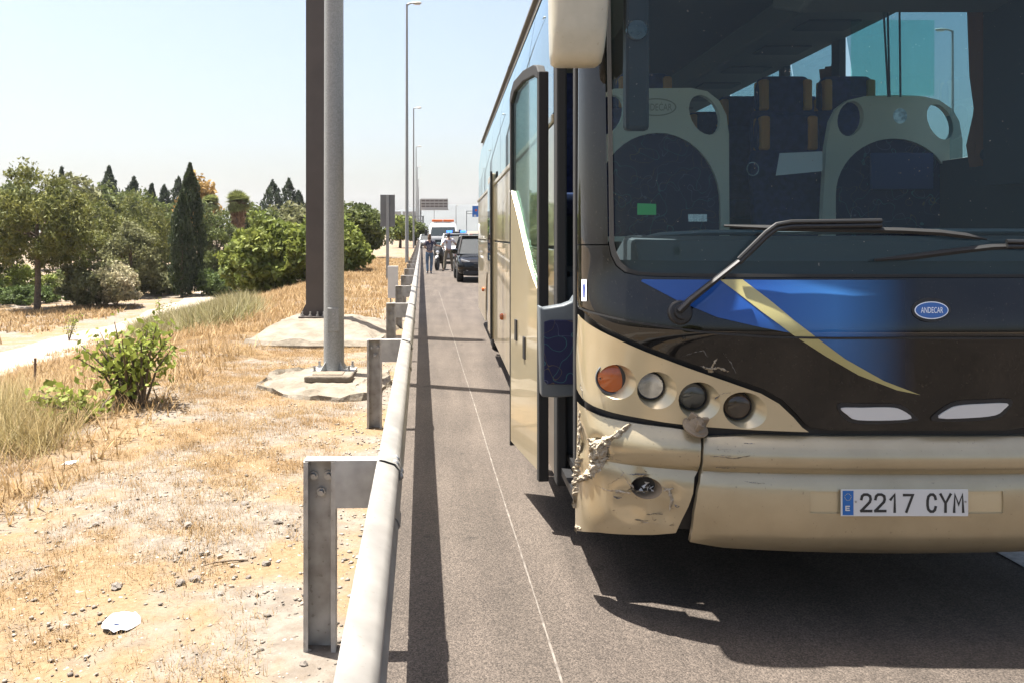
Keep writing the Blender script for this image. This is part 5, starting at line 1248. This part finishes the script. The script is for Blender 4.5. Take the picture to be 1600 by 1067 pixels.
def grass(name, n, smin, smax, y0, y1, blades, h, w, spread, m, label, seed, keep, ypow=1.6):
    rng = np.random.default_rng(seed); Y = y0 + (y1 - y0) * rng.uniform(0, 1, n) ** ypow; s = rng.uniform(smin, smax, n); X = -.08 + RS * Y - s
    k = keep(X, Y, s, rng); X, Y, s = X[k], Y[k], s[k]; n = len(X)
    Z = vterrain(X, Y); th = h * rng.uniform(.5, 1.4, n)
    bx_ = np.repeat(X, blades) + rng.normal(0, spread, n * blades); by_ = np.repeat(Y, blades) + rng.normal(0, spread, n * blades); bz = np.repeat(Z, blades) - .01
    hh = np.repeat(th, blades) * rng.uniform(.5, 1.2, n * blades); az = rng.uniform(0, 6.28, n * blades); le = rng.uniform(.1, 1.5, n * blades) * hh
    dx, dy = np.cos(az), np.sin(az); w_ = w * rng.uniform(.6, 1.4, n * blades) * (1 + np.repeat(Y, blades) * .05)
    B = np.stack([bx_, by_, bz], 1); side = np.stack([-dy, dx, 0 * dx], 1) * w_[:, None]; tip = B + np.stack([dx * le, dy * le, hh], 1)
    V = np.stack([B - side, B + side, tip], 1).reshape(-1, 3)
    o = raw(name, V, np.arange(len(V)).reshape(-1, 3), m); tag(o, label, 'grass', kind='stuff'); return o
def keep1(X, Y, s, r): 
    nz_ = vnoise(X, Y, 2.6, 5) + .5 * vnoise(X, Y, 7, 6); bare = np.clip((6.2 - Y) / 3, 0, 1) * .34 - .12 * np.clip((Y - 5.5) / 2, 0, 1)
    pads = ((np.hypot((X + 1.25) / .75, (Y - 9.7) / 1.0) < 1) | ((X > -3.0) & (X < -.9) & (Y > 13.2) & (Y < 16.1)))
    return (nz_ + r.uniform(-.35, .35, len(X)) > bare - .12) & ~pads & (s > .5 + .1 * r.uniform(0, 1, len(X)))
grass('dry_grass', 44000, .45, 5.0, 1.8, 16, 12, .042, .0015, .04, M_STRAW, 'short dry straw grass on the verge', 91, keep1, 1.25)
grass('dry_grass', 16000, 2.2, 13.0, 4.5, 45, 8, .16, .006, .09, M_STRAW, 'dry straw grass down the embankment slope', 92, lambda X, Y, s, r: (vnoise(X, Y, 1.2, 8) + r.uniform(-.4, .4, len(X)) > -.15) & (s > 2.3) & ~((X > -3.0) & (Y > 13) & (Y < 16.3)), 1.2)
grass('dry_grass', 5000, .6, 4.5, 15, 60, 8, .13, .006, .08, M_STRAW, 'dry straw grass beside the far guardrail', 93, lambda X, Y, s, r: (s > .7) & ~((X > -3.0) & (Y < 16.5)), 1.2)
def pxkeep(boxes):
    def f(X, Y, s, r):
        x = CX + X * F / Y; y = CY + (HC - vterrain(X, Y)) * F / Y; k = np.zeros(len(X), bool)
        for cx, cy, rx, ry in boxes: k |= np.hypot((x - cx) / rx, (y - cy) / ry) < r.uniform(.3, 1.1, len(X))
        return k
    return f
grass('tall_grass', 9000, 2.8, 9.5, 6.5, 14, 12, .34, .0028, .10, M_STRAWG, 'tall straw-green grass tufts on the slope', 94, pxkeep([(20, 690, 60, 40), (70, 680, 40, 30), (0, 650, 50, 30)]), 1.0)
grass('tall_grass', 9000, 3.5, 11, 15, 36, 12, .42, .007, .15, L_DRYG, 'greenish tall grass below the concrete mound', 95, pxkeep([(345, 490, 55, 26), (290, 505, 40, 18), (235, 520, 30, 14)]), 1.0)
grass('meadow_grass', 7000, 16.5, 45, 22, 52, 8, .25, .013, .2, M_STRAW, 'dry meadow grass beyond the dirt path', 96, lambda X, Y, s, r: (vnoise(X, Y, .5, 14) > -.35) & (s > np.interp(Y, [20, 27, 34, 42, 55], [17.6, 16.1, 15.2, 14.6, 15.4])), 1.0)
# ---- stones
M_STONE = mat('pale_stone', (.27, .24, .205), .95, col2=(.18, .155, .13), vs=9, bump=.5, bs=40); M_STONE2 = mat('grey_stone', (.19, .165, .14), .95, var=.3, vs=14, bump=.5, bs=40)
def rock_mesh(seed, sub=1):
    bm = bmesh.new(); bmesh.ops.create_icosphere(bm, subdivisions=sub, radius=1); rr = random.Random(seed)
    for v in bm.verts: v.co *= rr.uniform(.68, 1.15)
    me = bpy.data.meshes.new('stone'); bm.to_mesh(me); bm.free(); return me
for i, (x, y, w, h, m, lb) in enumerate(((306, 903, 21, 14, M_STONE2, 'larger brown-grey stone with a pale upper facet'), (281, 908, 18, 11, M_STONE2, 'angular tan stone touching the larger brown-grey one'), (182, 913, 22, 11, M_STONE2, 'flat grey stone lying alone on bare dust'), (388, 900, 11, 8, M_STONE2, 'small dark stone near the dry twig'), (294, 818, 17, 9, M_STONE, 'pale flat stone with a shaded side'), (433, 813, 14, 10, M_STONE, 'rounded pale stone beside the guardrail post'), (313, 750, 13, 9, M_STONE2, 'dark wedge stone in thin grass'), (331, 782, 16, 7, M_STONE, 'thin pale stone flake'), (383, 785, 14, 7, M_STONE2, 'flat dark stone flake among gravel'), (416, 878, 16, 11, M_STONE2, 'dark jagged stone by the guardrail post'), (150, 817, 14, 8, M_STONE, 'white stone half sunk in grass'), (475, 1035, 16, 14, M_STONE2, 'grey stone at the foot of the channel post'), (345, 1030, 20, 9, M_STONE, 'broad pale stone slab in straw'), (407, 1012, 13, 10, M_STONE, 'round cream stone in straw'), (345, 926, 14, 9, M_STONE, 'white pebble on bare soil'), (97, 745, 0, 0, M_STONE, ''))):
    if not w: continue
    p = ground_hit(x, y + h * .4); k = p.y / F; me = rock_mesh(200 + i, 2); me.materials.append(m); o = bpy.data.objects.new('stone', me); COL.objects.link(o); o.location = p + Vector((0, 0, h * k * .2)); o.scale = (w * k * .5, w * k * .45, h * k * .5); o.rotation_euler = (.2 * math.sin(i), .3 * math.cos(i * 2), i); tag(o, lb, 'stone', 'loose stones on the verge')
def gravel():
    rng = np.random.default_rng(77); n = 42000; Y = 1.9 + 12 * rng.uniform(0, 1, n) ** 1.4; s = .12 + 3.6 * rng.uniform(0, 1, n) ** 1.2; X = -.08 + RS * Y - s
    k = (vnoise(X, Y, 1.8, 21) + rng.uniform(-.5, .5, n) > -.1); X, Y = X[k], Y[k]; n = len(X); Z = vterrain(X, Y)
    base = np.array([[1, 0, 0], [-1, 0, 0], [0, 1, 0], [0, -1, 0], [0, 0, 1], [0, 0, -1]], float); f = np.array([[0, 2, 4], [2, 1, 4], [1, 3, 4], [3, 0, 4], [2, 0, 5], [1, 2, 5], [3, 1, 5], [0, 3, 5]])
    r = .0025 + .015 * rng.uniform(0, 1, n) ** 6; V = base[None] * (r[:, None, None] * rng.uniform(.5, 1.3, (n, 6, 1))) * np.array([1, 1, .6]); an = rng.uniform(0, 6.28, n); c, sn = np.cos(an), np.sin(an)
    V = np.stack([V[:, :, 0] * c[:, None] - V[:, :, 1] * sn[:, None], V[:, :, 0] * sn[:, None] + V[:, :, 1] * c[:, None], V[:, :, 2]], 2) + np.stack([X, Y, Z + r * .2], 1)[:, None]
    o = raw('gravel', V.reshape(-1, 3), (f[None] + (np.arange(n) * 6)[:, None, None]).reshape(-1, 3), mat('gravel_mix', (.27, .235, .195), .95, col2=(.19, .16, .13), vs=30, island=.5)); tag(o, 'loose pale gravel strewn over the verge', 'gravel', kind='stuff')
gravel()
# ---- litter
p = ground_hit(190, 977); k = p.y / F; b = MB(); rr = random.Random(5); rows = []
for r, z in ((.02, .012), (.16, .006), (.30, .016), (.55, .022), (.85, .02), (1.0, .008)):
    rows.append([Vector((math.cos(a) * r * 29 * k * rr.uniform(.94, 1.05), math.sin(a) * r * 29 * k * 1.1 * rr.uniform(.94, 1.05), z + rr.uniform(-.006, .008))) for a in np.linspace(0, 2 * math.pi, 20, endpoint=False)])
b.rings(rows, cap=False); lit = b.build('paper_litter', mat('litter_white', (.5, .5, .53), .6), smooth=True); lit.location = p + Vector((0, 0, .008)); tag(lit, 'crumpled white ring of paper litter with blue print', 'litter')
b = MB(); b.add([(-.05, -.05, .0), (.0, -.055, 0), (.0, -.03, 0), (-.05, -.03, .0)], [(0, 1, 2, 3)]); t = b.build('blue_print', mat('litter_blue', (.2, .3, .6), .6), lit); t.location = (0.01, -.005, .0265)
p = ground_hit(106, 727); b = MB(); b.add([(-.05, 0, .01), (.04, -.01, .015), (.06, .06, .03), (-.03, .05, .02)], [(0, 1, 2, 3)]); o = b.build('paper_scrap', MATS['litter_white']); o.location = p; tag(o, 'white paper scrap caught in the dry grass', 'litter')
b = MB(); pts = [ground_hit(x, y) + Vector((0, 0, .012)) for x, y in ((315, 888), (335, 882), (360, 879), (388, 878))]; b.tube(pts, [.003, .005, .005, .004], 5); tag(b.build('twig', M_BARK), 'thin dry twig lying on the bare soil', 'twig')
p = rd(-.015, 2.85) ; me = rock_mesh(300, 2); me.materials.append(M_WHITE); o = bpy.data.objects.new('pebble', me); COL.objects.link(o); pp_ = P(599, 1021, HC * F / (1021 - CY)); o.location = (pp_.x, pp_.y, .016); o.scale = (.012, .012, .012); tag(o, 'white pebble on the asphalt under the guardrail', 'stone')
# ================================================================== vehicles
M_HEADL = mat('car_headlamp', (.6, .6, .6), .15, .4, .8); M_REDL = mat('red_lens', (.35, .02, .01), .25); M_BLUEL = mat('blue_beacon', (.03, .12, .75), .25, 0, .5, emit=1.5)
M_ORB = mat('orange_beacon', (.75, .16, .03), .3, 0, .4)
def sring(hw, y, z0, z1, n=20, e=.38):
    cz, hz = (z0 + z1) / 2, (z1 - z0) / 2
    return [Vector((hw * math.copysign(abs(math.cos(t)) ** e, math.cos(t)), y, cz + hz * math.copysign(abs(math.sin(t)) ** e, math.sin(t)))) for t in [2 * math.pi * k / n + math.pi / n for k in range(n)]]
def car(loc, rz, paint, label, L=4.4, Wd=1.84, H=1.62, group=None, detail=True, name='car', cat='car', suv=True):
    """front faces local -y"""
    o = empty(name, loc, rz); tag(o, label, cat, group); hw = Wd / 2; f = -L / 2; r = L / 2; belt = H * .60; wr = .36 if suv else .32; gc = .22
    b = MB(); b.rings([sring(hw * .78, f, .42, belt * .72), sring(hw * .93, f + .10, .30, belt * .80), sring(hw * .99, f + .35, gc, belt * .88), sring(hw, f + .9, gc, belt * .97), sring(hw, f + 1.3, gc, belt), sring(hw, 0, gc, belt), sring(hw, r - .8, gc, belt), sring(hw * .98, r - .25, gc + .05, belt * .98), sring(hw * .9, r, .40, belt * .92)])
    b.build('body', paint, o, smooth=True, angle=50)
    def grow(hb, ht, y0b, y1b, y0t, y1t, z0, z1): return [Vector((-hb, y0b, z0)), Vector((hb, y0b, z0)), Vector((hb, y1b, z0)), Vector((-hb, y1b, z0))], [Vector((-ht, y0t, z1)), Vector((ht, y0t, z1)), Vector((ht, y1t, z1)), Vector((-ht, y1t, z1))]
    A, B2 = grow(hw * .94, hw * .76, f + 1.05, r - .25, f + 1.85, r - .75, belt - .03, H - .05); b = MB(); b.rings([A, B2]); b.build('windows', G_CARD, o, bevel=.04)
    b = MB(); b.rings([sring(hw * .78, f + 1.75, H - .075, H - .02), sring(hw * .80, f + 2.2, H - .085, H), sring(hw * .80, r - 1.1, H - .085, H), sring(hw * .74, r - .6, H - .10, H - .03)]); b.build('roof', paint, o, smooth=True, angle=50)
    for sx in (-1, 1):
        for i in range(4):
            p0 = A[(0, 1)[sx > 0]].lerp(A[(3, 2)[sx > 0]], i / 3); p1 = B2[(0, 1)[sx > 0]].lerp(B2[(3, 2)[sx > 0]], i / 3); b = MB(); b.tube([p0 + Vector((sx * .01, 0, 0)), p1 + Vector((sx * .01, 0, 0))], .035, 6); b.build('pillar', paint, o)
        for y in (f + .82, r - .85):
            w = wheel('wheel', (sx * (hw - .10), y, wr), (sx, 0, 0), wr, .23, n=20); w.parent = o
        b = MB(); b.rings([sring(.1, f + 1.25, belt, belt + .15, 10), sring(.12, f + 1.32, belt - .01, belt + .17, 10), sring(.1, f + 1.4, belt, belt + .15, 10)]); t = b.build('mirror', paint, o, smooth=True); t.location.x = sx * (hw + .08)
        b = MB(); b.rings([[Vector((sx * hw * a, f + yy, belt * z)) for a, z in ((.50, .66), (.86, .74), (.90, .84), (.55, .74))] for yy in (.03, .16)]); b.build('headlight', M_HEADL, o, bevel=.015)
        b = MB(); b.box(min(sx * hw * .6, sx * hw * .95), max(sx * hw * .6, sx * hw * .95), r - .1, r - .01, belt * .7, belt * .9); b.build('tail_light', M_REDL, o)
        b = MB(); b.lathe((sx * hw * .66, f + .02, .50), (0, -1, 0), [(.09, -.05), (.09, .01), (.07, .015), (.06, .0), (.01, .0)], 14); b.build('fog_lamp', M_HEADL, o, smooth=True)
    b = MB(); b.box(-hw * .42, hw * .42, f - .015, f + .1, belt * .52, belt * .68); b.build('grille', M_DARK, o, bevel=.01)
    b = MB(); b.box(-hw * .8, hw * .8, f - .01, f + .2, .28, .40); b.build('lower_grille', M_DARK, o, bevel=.02)
    b = MB(); b.box(-.26, .26, f - .03, f - .016, .44, .55); b.build('number_plate', M_WHITE, o)
    return o
G_CARD = mat('car_window', (.015, .022, .024), .08, 0, .7, spec=.4)
PB = mat('car_black', (.006, .0065, .008), .25, 0, .8, spec=0); PW = mat('car_white', (.42, .42, .42), .3, 0, .8); PS = mat('car_silver', (.38, .39, .40), .3, .5, .8); PR = mat('car_red', (.32, .03, .02), .3, 0, .8); PG = mat('car_grey', (.12, .125, .13), .3, .4, .8)
def onroad(x, Z): X = (x - CX) * Z / F; return Vector((X, Z, grade(Z) + .004))
rzr = math.atan(-RS)
car(onroad(752, 32.6), rzr, PB, 'black car standing behind the coach beside the man in the white shirt', 4.5, 1.9, 1.64)
pc = car(onroad(713, 52), rzr - .05, PW, 'white police car with lit blue beacons behind the motorcycle', 4.6, 1.85, 1.72, name='police_car', cat='police car')
b = MB(); b.box(-.55, .55, -.55, -.35, 1.72, 1.82); lb = b.build('light_bar', M_DARK, pc, bevel=.02)
for x in (-.4, .4):
    b = MB(); b.box(x - .17, x + .17, -.57, -.33, 1.75, 1.88); b.build('blue_beacon', M_BLUEL, lb, bevel=.03)
for x in (-.3, .3):
    b = MB(); b.box(x - .06, x + .06, -2.33, -2.30, .62, .70); b.build('grille_flasher', M_BLUEL, pc)
b = MB(); b.box(-.75, .75, -2.26, -2.2, .50, .60); b.build('blue_stripe', mat('police_blue', (.02, .07, .45), .3), pc)
# recovery truck
def truck(loc, rz):
    o = empty('recovery_truck', loc, rz); tag(o, 'white recovery truck with an orange beacon bar on its cab', 'truck')
    b = MB(); rows = [[Vector((sx * w, y, z)) for sx, y in ((-1, y0), (1, y0), (1, .9), (-1, .9))] for z, w, y0 in ((.45, 1.05, -1.1), (1.25, 1.08, -1.15), (1.45, 1.07, -1.1), (2.25, .98, -.55), (2.45, .9, -.35))]
    b.rings(rows); b.build('cab', PW, o, bevel=.06, smooth=True)
    b = MB(); b.add([(-.93, -1.09, 1.5), (.93, -1.09, 1.5), (.86, -.66, 2.14), (-.86, -.66, 2.14), (-.93, -1.05, 1.48), (.93, -1.05, 1.48), (.86, -.60, 2.13), (-.86, -.60, 2.13)], [(0, 1, 2, 3), (7, 6, 5, 4), (0, 4, 5, 1), (2, 6, 7, 3), (0, 3, 7, 4), (1, 5, 6, 2)]); b.build('windscreen', G_CARD, o)
    for sx in (-1, 1):
        b = MB(); b.add([(sx * 1.06, -.85, 1.5), (sx * 1.06, .3, 1.5), (sx * 1.0, .3, 2.1), (sx * 1.0, -.5, 2.1)], [(0, 1, 2, 3)]); b.build('side_window', G_CARD, o)
        b = MB(); b.box(sx * .8 - .18, sx * .8 + .18, -1.19, -1.13, .72, .92); b.build('headlight', M_HEADL, o, bevel=.02)
        b = MB(); b.box(sx * 1.25 - .1, sx * 1.25 + .1, -1.0, -.9, 1.5, 1.95); b.build('mirror', M_DARK, o, bevel=.02)
        for y in (-.45, 3.6):
            w = wheel('wheel', (sx * .93, y, .42), (sx, 0, 0), .42, .26, n=18); w.parent = o
    b = MB(); b.box(-1.05, 1.05, .95, 5.4, .95, 1.08); b.build('flatbed', PS, o)
    b = MB(); b.box(-.6, .6, -.3, .0, 2.45, 2.55); lb = b.build('beacon_bar', M_WHITE, o, bevel=.02)
    for x in (-.42, .42):
        b = MB(); b.box(x - .40, x + .40, -.32, .02, 2.53, 2.70); b.build('beacon', M_ORB, lb, bevel=.03)
    b = MB(); b.box(-.6, .6, -1.18, -1.14, .95, 1.2); b.build('grille', M_DARK, o)
    return o
truck(onroad(692, 66), rzr)
mob = [(668, 96, PS, 'silver car far up the hard shoulder past the recovery truck'), (664.5, 118, PW, 'white car queued farthest up the hard shoulder'), (733, 74, PS, 'silver car in the lane beyond the police car'), (727, 96, PR, 'red car in the queue beyond the silver one'), (741, 118, PW, 'white car far along the queue under the blue sign'), (722, 140, PG, 'grey car at the tail of the distant queue'), (739, 58, PG, 'dark grey car in the lane just beyond the black one'), (676, 140, PB, 'black car far behind the recovery truck on the shoulder')]
for x, Z, m, lb in mob: car(onroad(x, Z), rzr, m, lb, 4.3, 1.8, 1.5, group='cars queued down the road', suv=False)
# motorcycle
def motorcycle(loc, rz):
    o = empty('motorcycle', loc, rz); tag(o, 'dark motorcycle with a pale fairing parked in front of the man', 'motorcycle')
    for y in (-.72, .72):
        w = wheel('wheel', (0, y, .31), (1, 0, 0), .31, .13, n=20); w.parent = o
    b = MB(); b.tube([(0, -.72, .31), (0, -.5, .72), (0, -.38, 1.02)], .05, 8); b.build('fork', M_CHROME, o)
    b = MB(); b.rings([sring(.10, -.62, .72, .92, 14, .7), sring(.22, -.48, .55, 1.15, 14, .7), sring(.22, -.25, .42, 1.0, 14, .7), sring(.17, .05, .35, .95, 14, .7), sring(.14, .35, .5, .84, 14, .7), sring(.10, .85, .68, .88, 14, .7)]); b.build('fairing', M_DARK, o, smooth=True)
    b = MB(); b.add([(-.16, -.50, 1.1), (.16, -.50, 1.1), (.12, -.36, 1.4), (-.12, -.36, 1.4)], [(0, 1, 2, 3)]); b.build('screen', G_CAR, o)
    b = MB(); b.tube([(-.40, -.22, 1.1), (-.2, -.38, 1.06), (.2, -.38, 1.06), (.40, -.22, 1.1)], .018, 6); b.build('handlebar', M_DARK, o)
    b = MB(); b.box(-.14, .14, .0, .75, .80, .90); b.build('saddle', M_RUBBER, o, bevel=.04)
    b = MB(); b.lathe((0, -.62, .84), (0, -1, 0), [(.09, -.03), (.09, .02), (.05, .04), (.01, .045)], 14); b.build('headlight', M_HEADL, o, smooth=True)
    for sx in (-1, 1):
        b = MB(); b.box(sx * .30 - .13, sx * .30 + .13, .35, .85, .55, .88); b.build('pannier', PW, o, bevel=.04)
        b = MB(); b.tube([(sx * .33, -.30, 1.12), (sx * .40, -.32, 1.24)], .012, 6); b.lathe((sx * .42, -.32, 1.27), (0, 1, 0), [(.01, -.02), (.06, -.015), (.06, .015), (.01, .02)], 12); b.build('mirror', M_DARK, o)
    b = MB(); b.tube([(0, -.95, .55), (0, -.86, .62), (0, -.7, .65), (0, -.5, .6)], [.04, .06, .07, .05], 8); b.build('mudguard', M_WHITE, o, smooth=True)
motorcycle(onroad(688.5, 42.0), rzr - .25)
# ---- people
M_SKIN = mat('skin', (.30, .175, .12), .6); M_SHIRT = mat('white_shirt', (.38, .37, .42), .8); M_KHAKI = mat('khaki', (.12, .10, .07), .9, var=.15, vs=6); M_JEAN = mat('jeans', (.08, .125, .19), .9, var=.35, vs=5); M_TOP = mat('dotted_top', (.03, .032, .06), .9); M_HAIR = mat('brown_hair', (.10, .055, .03), .7); M_HAIRD = mat('dark_hair', (.02, .02, .028), .6); M_SHOE = mat('white_shoe', (.45, .45, .45), .6); M_BOOT = mat('black_boot', (.015, .015, .015), .6)
def dotted():
    n = M_TOP.node_tree.nodes; l = M_TOP.node_tree.links; b_ = n['Principled BSDF']; tc = n.new('ShaderNodeTexCoord'); vo = n.new('ShaderNodeTexVoronoi'); vo.inputs['Scale'].default_value = 22; vo.inputs['Randomness'].default_value = .2
    l.new(tc.outputs['Object'], vo.inputs['Vector']); c = n.new('ShaderNodeMath'); c.operation = 'LESS_THAN'; c.inputs[1].default_value = .28; l.new(vo.outputs['Distance'], c.inputs[0])
    x = n.new('ShaderNodeMix'); x.data_type = 'RGBA'; l.new(c.outputs[0], x.inputs[0]); x.inputs[6].default_value = (.03, .032, .06, 1); x.inputs[7].default_value = (.5, .42, .38, 1); l.new(x.outputs[2], b_.inputs['Base Color'])
dotted()
def skin(name, chain_verts, edges, radii, m, parent, root=0, sub=2):
    me = bpy.data.meshes.new(name); me.from_pydata([Vector(v) for v in chain_verts], edges, []); me.materials.append(m); o = bpy.data.objects.new(name, me); COL.objects.link(o); o.parent = parent
    md = o.modifiers.new('skin', 'SKIN'); md.use_smooth_shade = True
    for i, r in enumerate(radii): me.skin_vertices[0].data[i].radius = r if isinstance(r, tuple) else (r, r); me.skin_vertices[0].data[i].use_root = (i == root)
    s = o.modifiers.new('sub', 'SUBSURF'); s.levels = sub; s.render_levels = sub; return o
def person(loc, rz, J, label, top, legs, shoes, hair, H=1.7, bun=False, sleeves='short'):
    """J: joint positions in metres; local -y is the way the chest faces"""
    o = empty('person', loc, rz); tag(o, label, 'person')
    names = ['pelvis', 'waist', 'chest', 'neck', 'head', 'crown', 'shL', 'elL', 'wrL', 'haL', 'shR', 'elR', 'wrR', 'haR', 'hiL', 'knL', 'anL', 'toL', 'hiR', 'knR', 'anR', 'toR']
    rad = dict(pelvis=(.13, .10), waist=(.11, .085), chest=(.14, .10), neck=.052, head=(.072, .088), crown=(.062, .075), shL=.055, elL=.04, wrL=.03, haL=.032, shR=.055, elR=.04, wrR=.03, haR=.032, hiL=.08, knL=.055, anL=.038, toL=.035, hiR=.08, knR=.055, anR=.038, toR=.035)
    ed = [('pelvis', 'waist'), ('waist', 'chest'), ('chest', 'neck'), ('neck', 'head'), ('head', 'crown'), ('chest', 'shL'), ('shL', 'elL'), ('elL', 'wrL'), ('wrL', 'haL'), ('chest', 'shR'), ('shR', 'elR'), ('elR', 'wrR'), ('wrR', 'haR'), ('pelvis', 'hiL'), ('hiL', 'knL'), ('knL', 'anL'), ('anL', 'toL'), ('pelvis', 'hiR'), ('hiR', 'knR'), ('knR', 'anR'), ('anR', 'toR')]
    def part(nm, use, m, grow, over=None):
        over = over or {}; ix = {n: i for i, n in enumerate(use)}
        vs = [over.get(n, (None,))[0] or J[n] for n in use]; es = [(ix[a], ix[b2]) for a, b2 in ed if a in ix and b2 in ix]
        rs = []
        for n in use:
            r = rad[n] if not (n in over and len(over[n]) > 1) else over[n][1]; r = r if isinstance(r, tuple) else (r, r); rs.append((r[0] + grow, r[1] + grow))
        return skin(nm, vs, es, rs, m, o)
    part('body', names, M_SKIN, 0)
    mid = lambda a, b2, t: tuple(Vector(J[a]).lerp(Vector(J[b2]), t))
    ov = {'elL': (mid('shL', 'elL', .75), .05), 'elR': (mid('shR', 'elR', .75), .05), 'neck': (mid('chest', 'neck', .55), .06), 'pelvis': (mid('pelvis', 'waist', -.15), (.14, .108))}
    part('shirt', ['pelvis', 'waist', 'chest', 'neck', 'shL', 'elL', 'shR', 'elR'], top, .014, ov)
    part('trousers', ['pelvis', 'hiL', 'knL', 'anL', 'hiR', 'knR', 'anR'], legs, .016, {'pelvis': (mid('pelvis', 'waist', .4), (.125, .095))})
    for s in 'LR': part('shoe', ['an' + s, 'to' + s], shoes, .012, {'an' + s: (tuple(Vector(J['an' + s]) - Vector((0, 0, .02))), .04)})
    hd = Vector(J['head']); cr = Vector(J['crown']); back = Vector((0, .022, .012))
    b = MB(); c = hd.lerp(cr, .55) + back; b.rings([[c + Vector((.083 * r * math.cos(a), .098 * r * math.sin(a), .105 * z)) for a in np.linspace(0, 2 * math.pi, 16, endpoint=False)] for r, z in ((.75, -.9), (.95, -.5), (1.0, 0), (.9, .5), (.6, .85), (.15, 1.02))]); hh = b.build('hair', hair, o, smooth=True)
    if bun: b = MB(); b.lathe(c + Vector((0, .05, .10)), (0, .3, 1), [(.005, -.05), (.045, -.03), (.055, 0), (.04, .035), (.005, .05)], 12); b.build('bun', hair, hh, smooth=True)
    fc = hd.lerp(cr, .35) + Vector((0, -.085, 0)); b = MB(); b.tube([fc + Vector((0, .0, .03)), fc + Vector((0, -.022, -.012)), fc + Vector((0, .0, -.02))], [.008, .014, .008], 6); b.build('nose', M_SKIN, o)
    return o
JW = dict(pelvis=(0, .0, .93), waist=(0, .01, 1.06), chest=(0, 0, 1.28), neck=(0, .0, 1.42), head=(0, -.02, 1.50), crown=(0, -.01, 1.58), shL=(-.16, 0, 1.36), elL=(-.20, -.03, 1.12), wrL=(-.05, -.22, 1.06), haL=(.02, -.27, 1.07), shR=(.16, 0, 1.36), elR=(.32, -.14, 1.20), wrR=(.50, -.22, 1.16), haR=(.58, -.24, 1.15), hiL=(-.085, 0, .86), knL=(-.10, -.02, .48), anL=(-.085, .05, .08), toL=(-.10, -.12, .03), hiR=(.085, 0, .86), knR=(.10, -.06, .49), anR=(.06, .0, .08), toR=(.10, -.17, .03))
person(onroad(671, 37.9), math.pi + .15, {k: ((-v[0]), v[1], v[2]) for k, v in JW.items()}, 'woman in a dark dotted top and blue jeans standing by the guardrail', M_TOP, M_JEAN, M_SHOE, M_HAIR, bun=True)
JM = dict(pelvis=(0, .0, .97), waist=(0, .0, 1.12), chest=(0, 0, 1.36), neck=(0, .0, 1.51), head=(0, -.02, 1.60), crown=(0, -.01, 1.69), shL=(-.19, 0, 1.45), elL=(-.32, .10, 1.20), wrL=(-.22, -.02, 1.02), haL=(-.16, -.04, 1.0), shR=(.19, 0, 1.45), elR=(.36, -.10, 1.24), wrR=(.52, -.25, 1.14), haR=(.58, -.30, 1.14), hiL=(-.10, 0, .9), knL=(-.17, -.02, .5), anL=(-.24, .04, .08), toL=(-.27, -.14, .03), hiR=(.10, 0, .9), knR=(.17, -.07, .5), anR=(.18, .0, .08), toR=(.22, -.18, .03))
person(onroad(701, 40.4), math.pi + .3, {k: ((-v[0] if False else v[0] * -1), v[1], v[2]) for k, v in JM.items()}, 'man in a white shirt and khaki trousers leaning towards the motorcycle', M_SHIRT, M_KHAKI, M_BOOT, M_HAIRD)
# ================================================================== air
def haze():
    b = MB(); b.box(-2750, 2750, -260, 3700, -4.2, 165); m = bpy.data.materials.new('pale_air'); m.use_nodes = True; n = m.node_tree.nodes; l = m.node_tree.links
    n.remove(n['Principled BSDF']); v = n.new('ShaderNodeVolumePrincipled'); v.inputs['Color'].default_value = (.92, .95, 1, 1); v.inputs['Density'].default_value = .00013; v.inputs['Anisotropy'].default_value = .3
    l.new(v.outputs[0], n['Material Output'].inputs['Volume']); o = b.build('haze', m); tag(o, 'thin pale summer haze filling the air', 'haze', kind='stuff')
haze()
SC.cycles.volume_bounces = 0
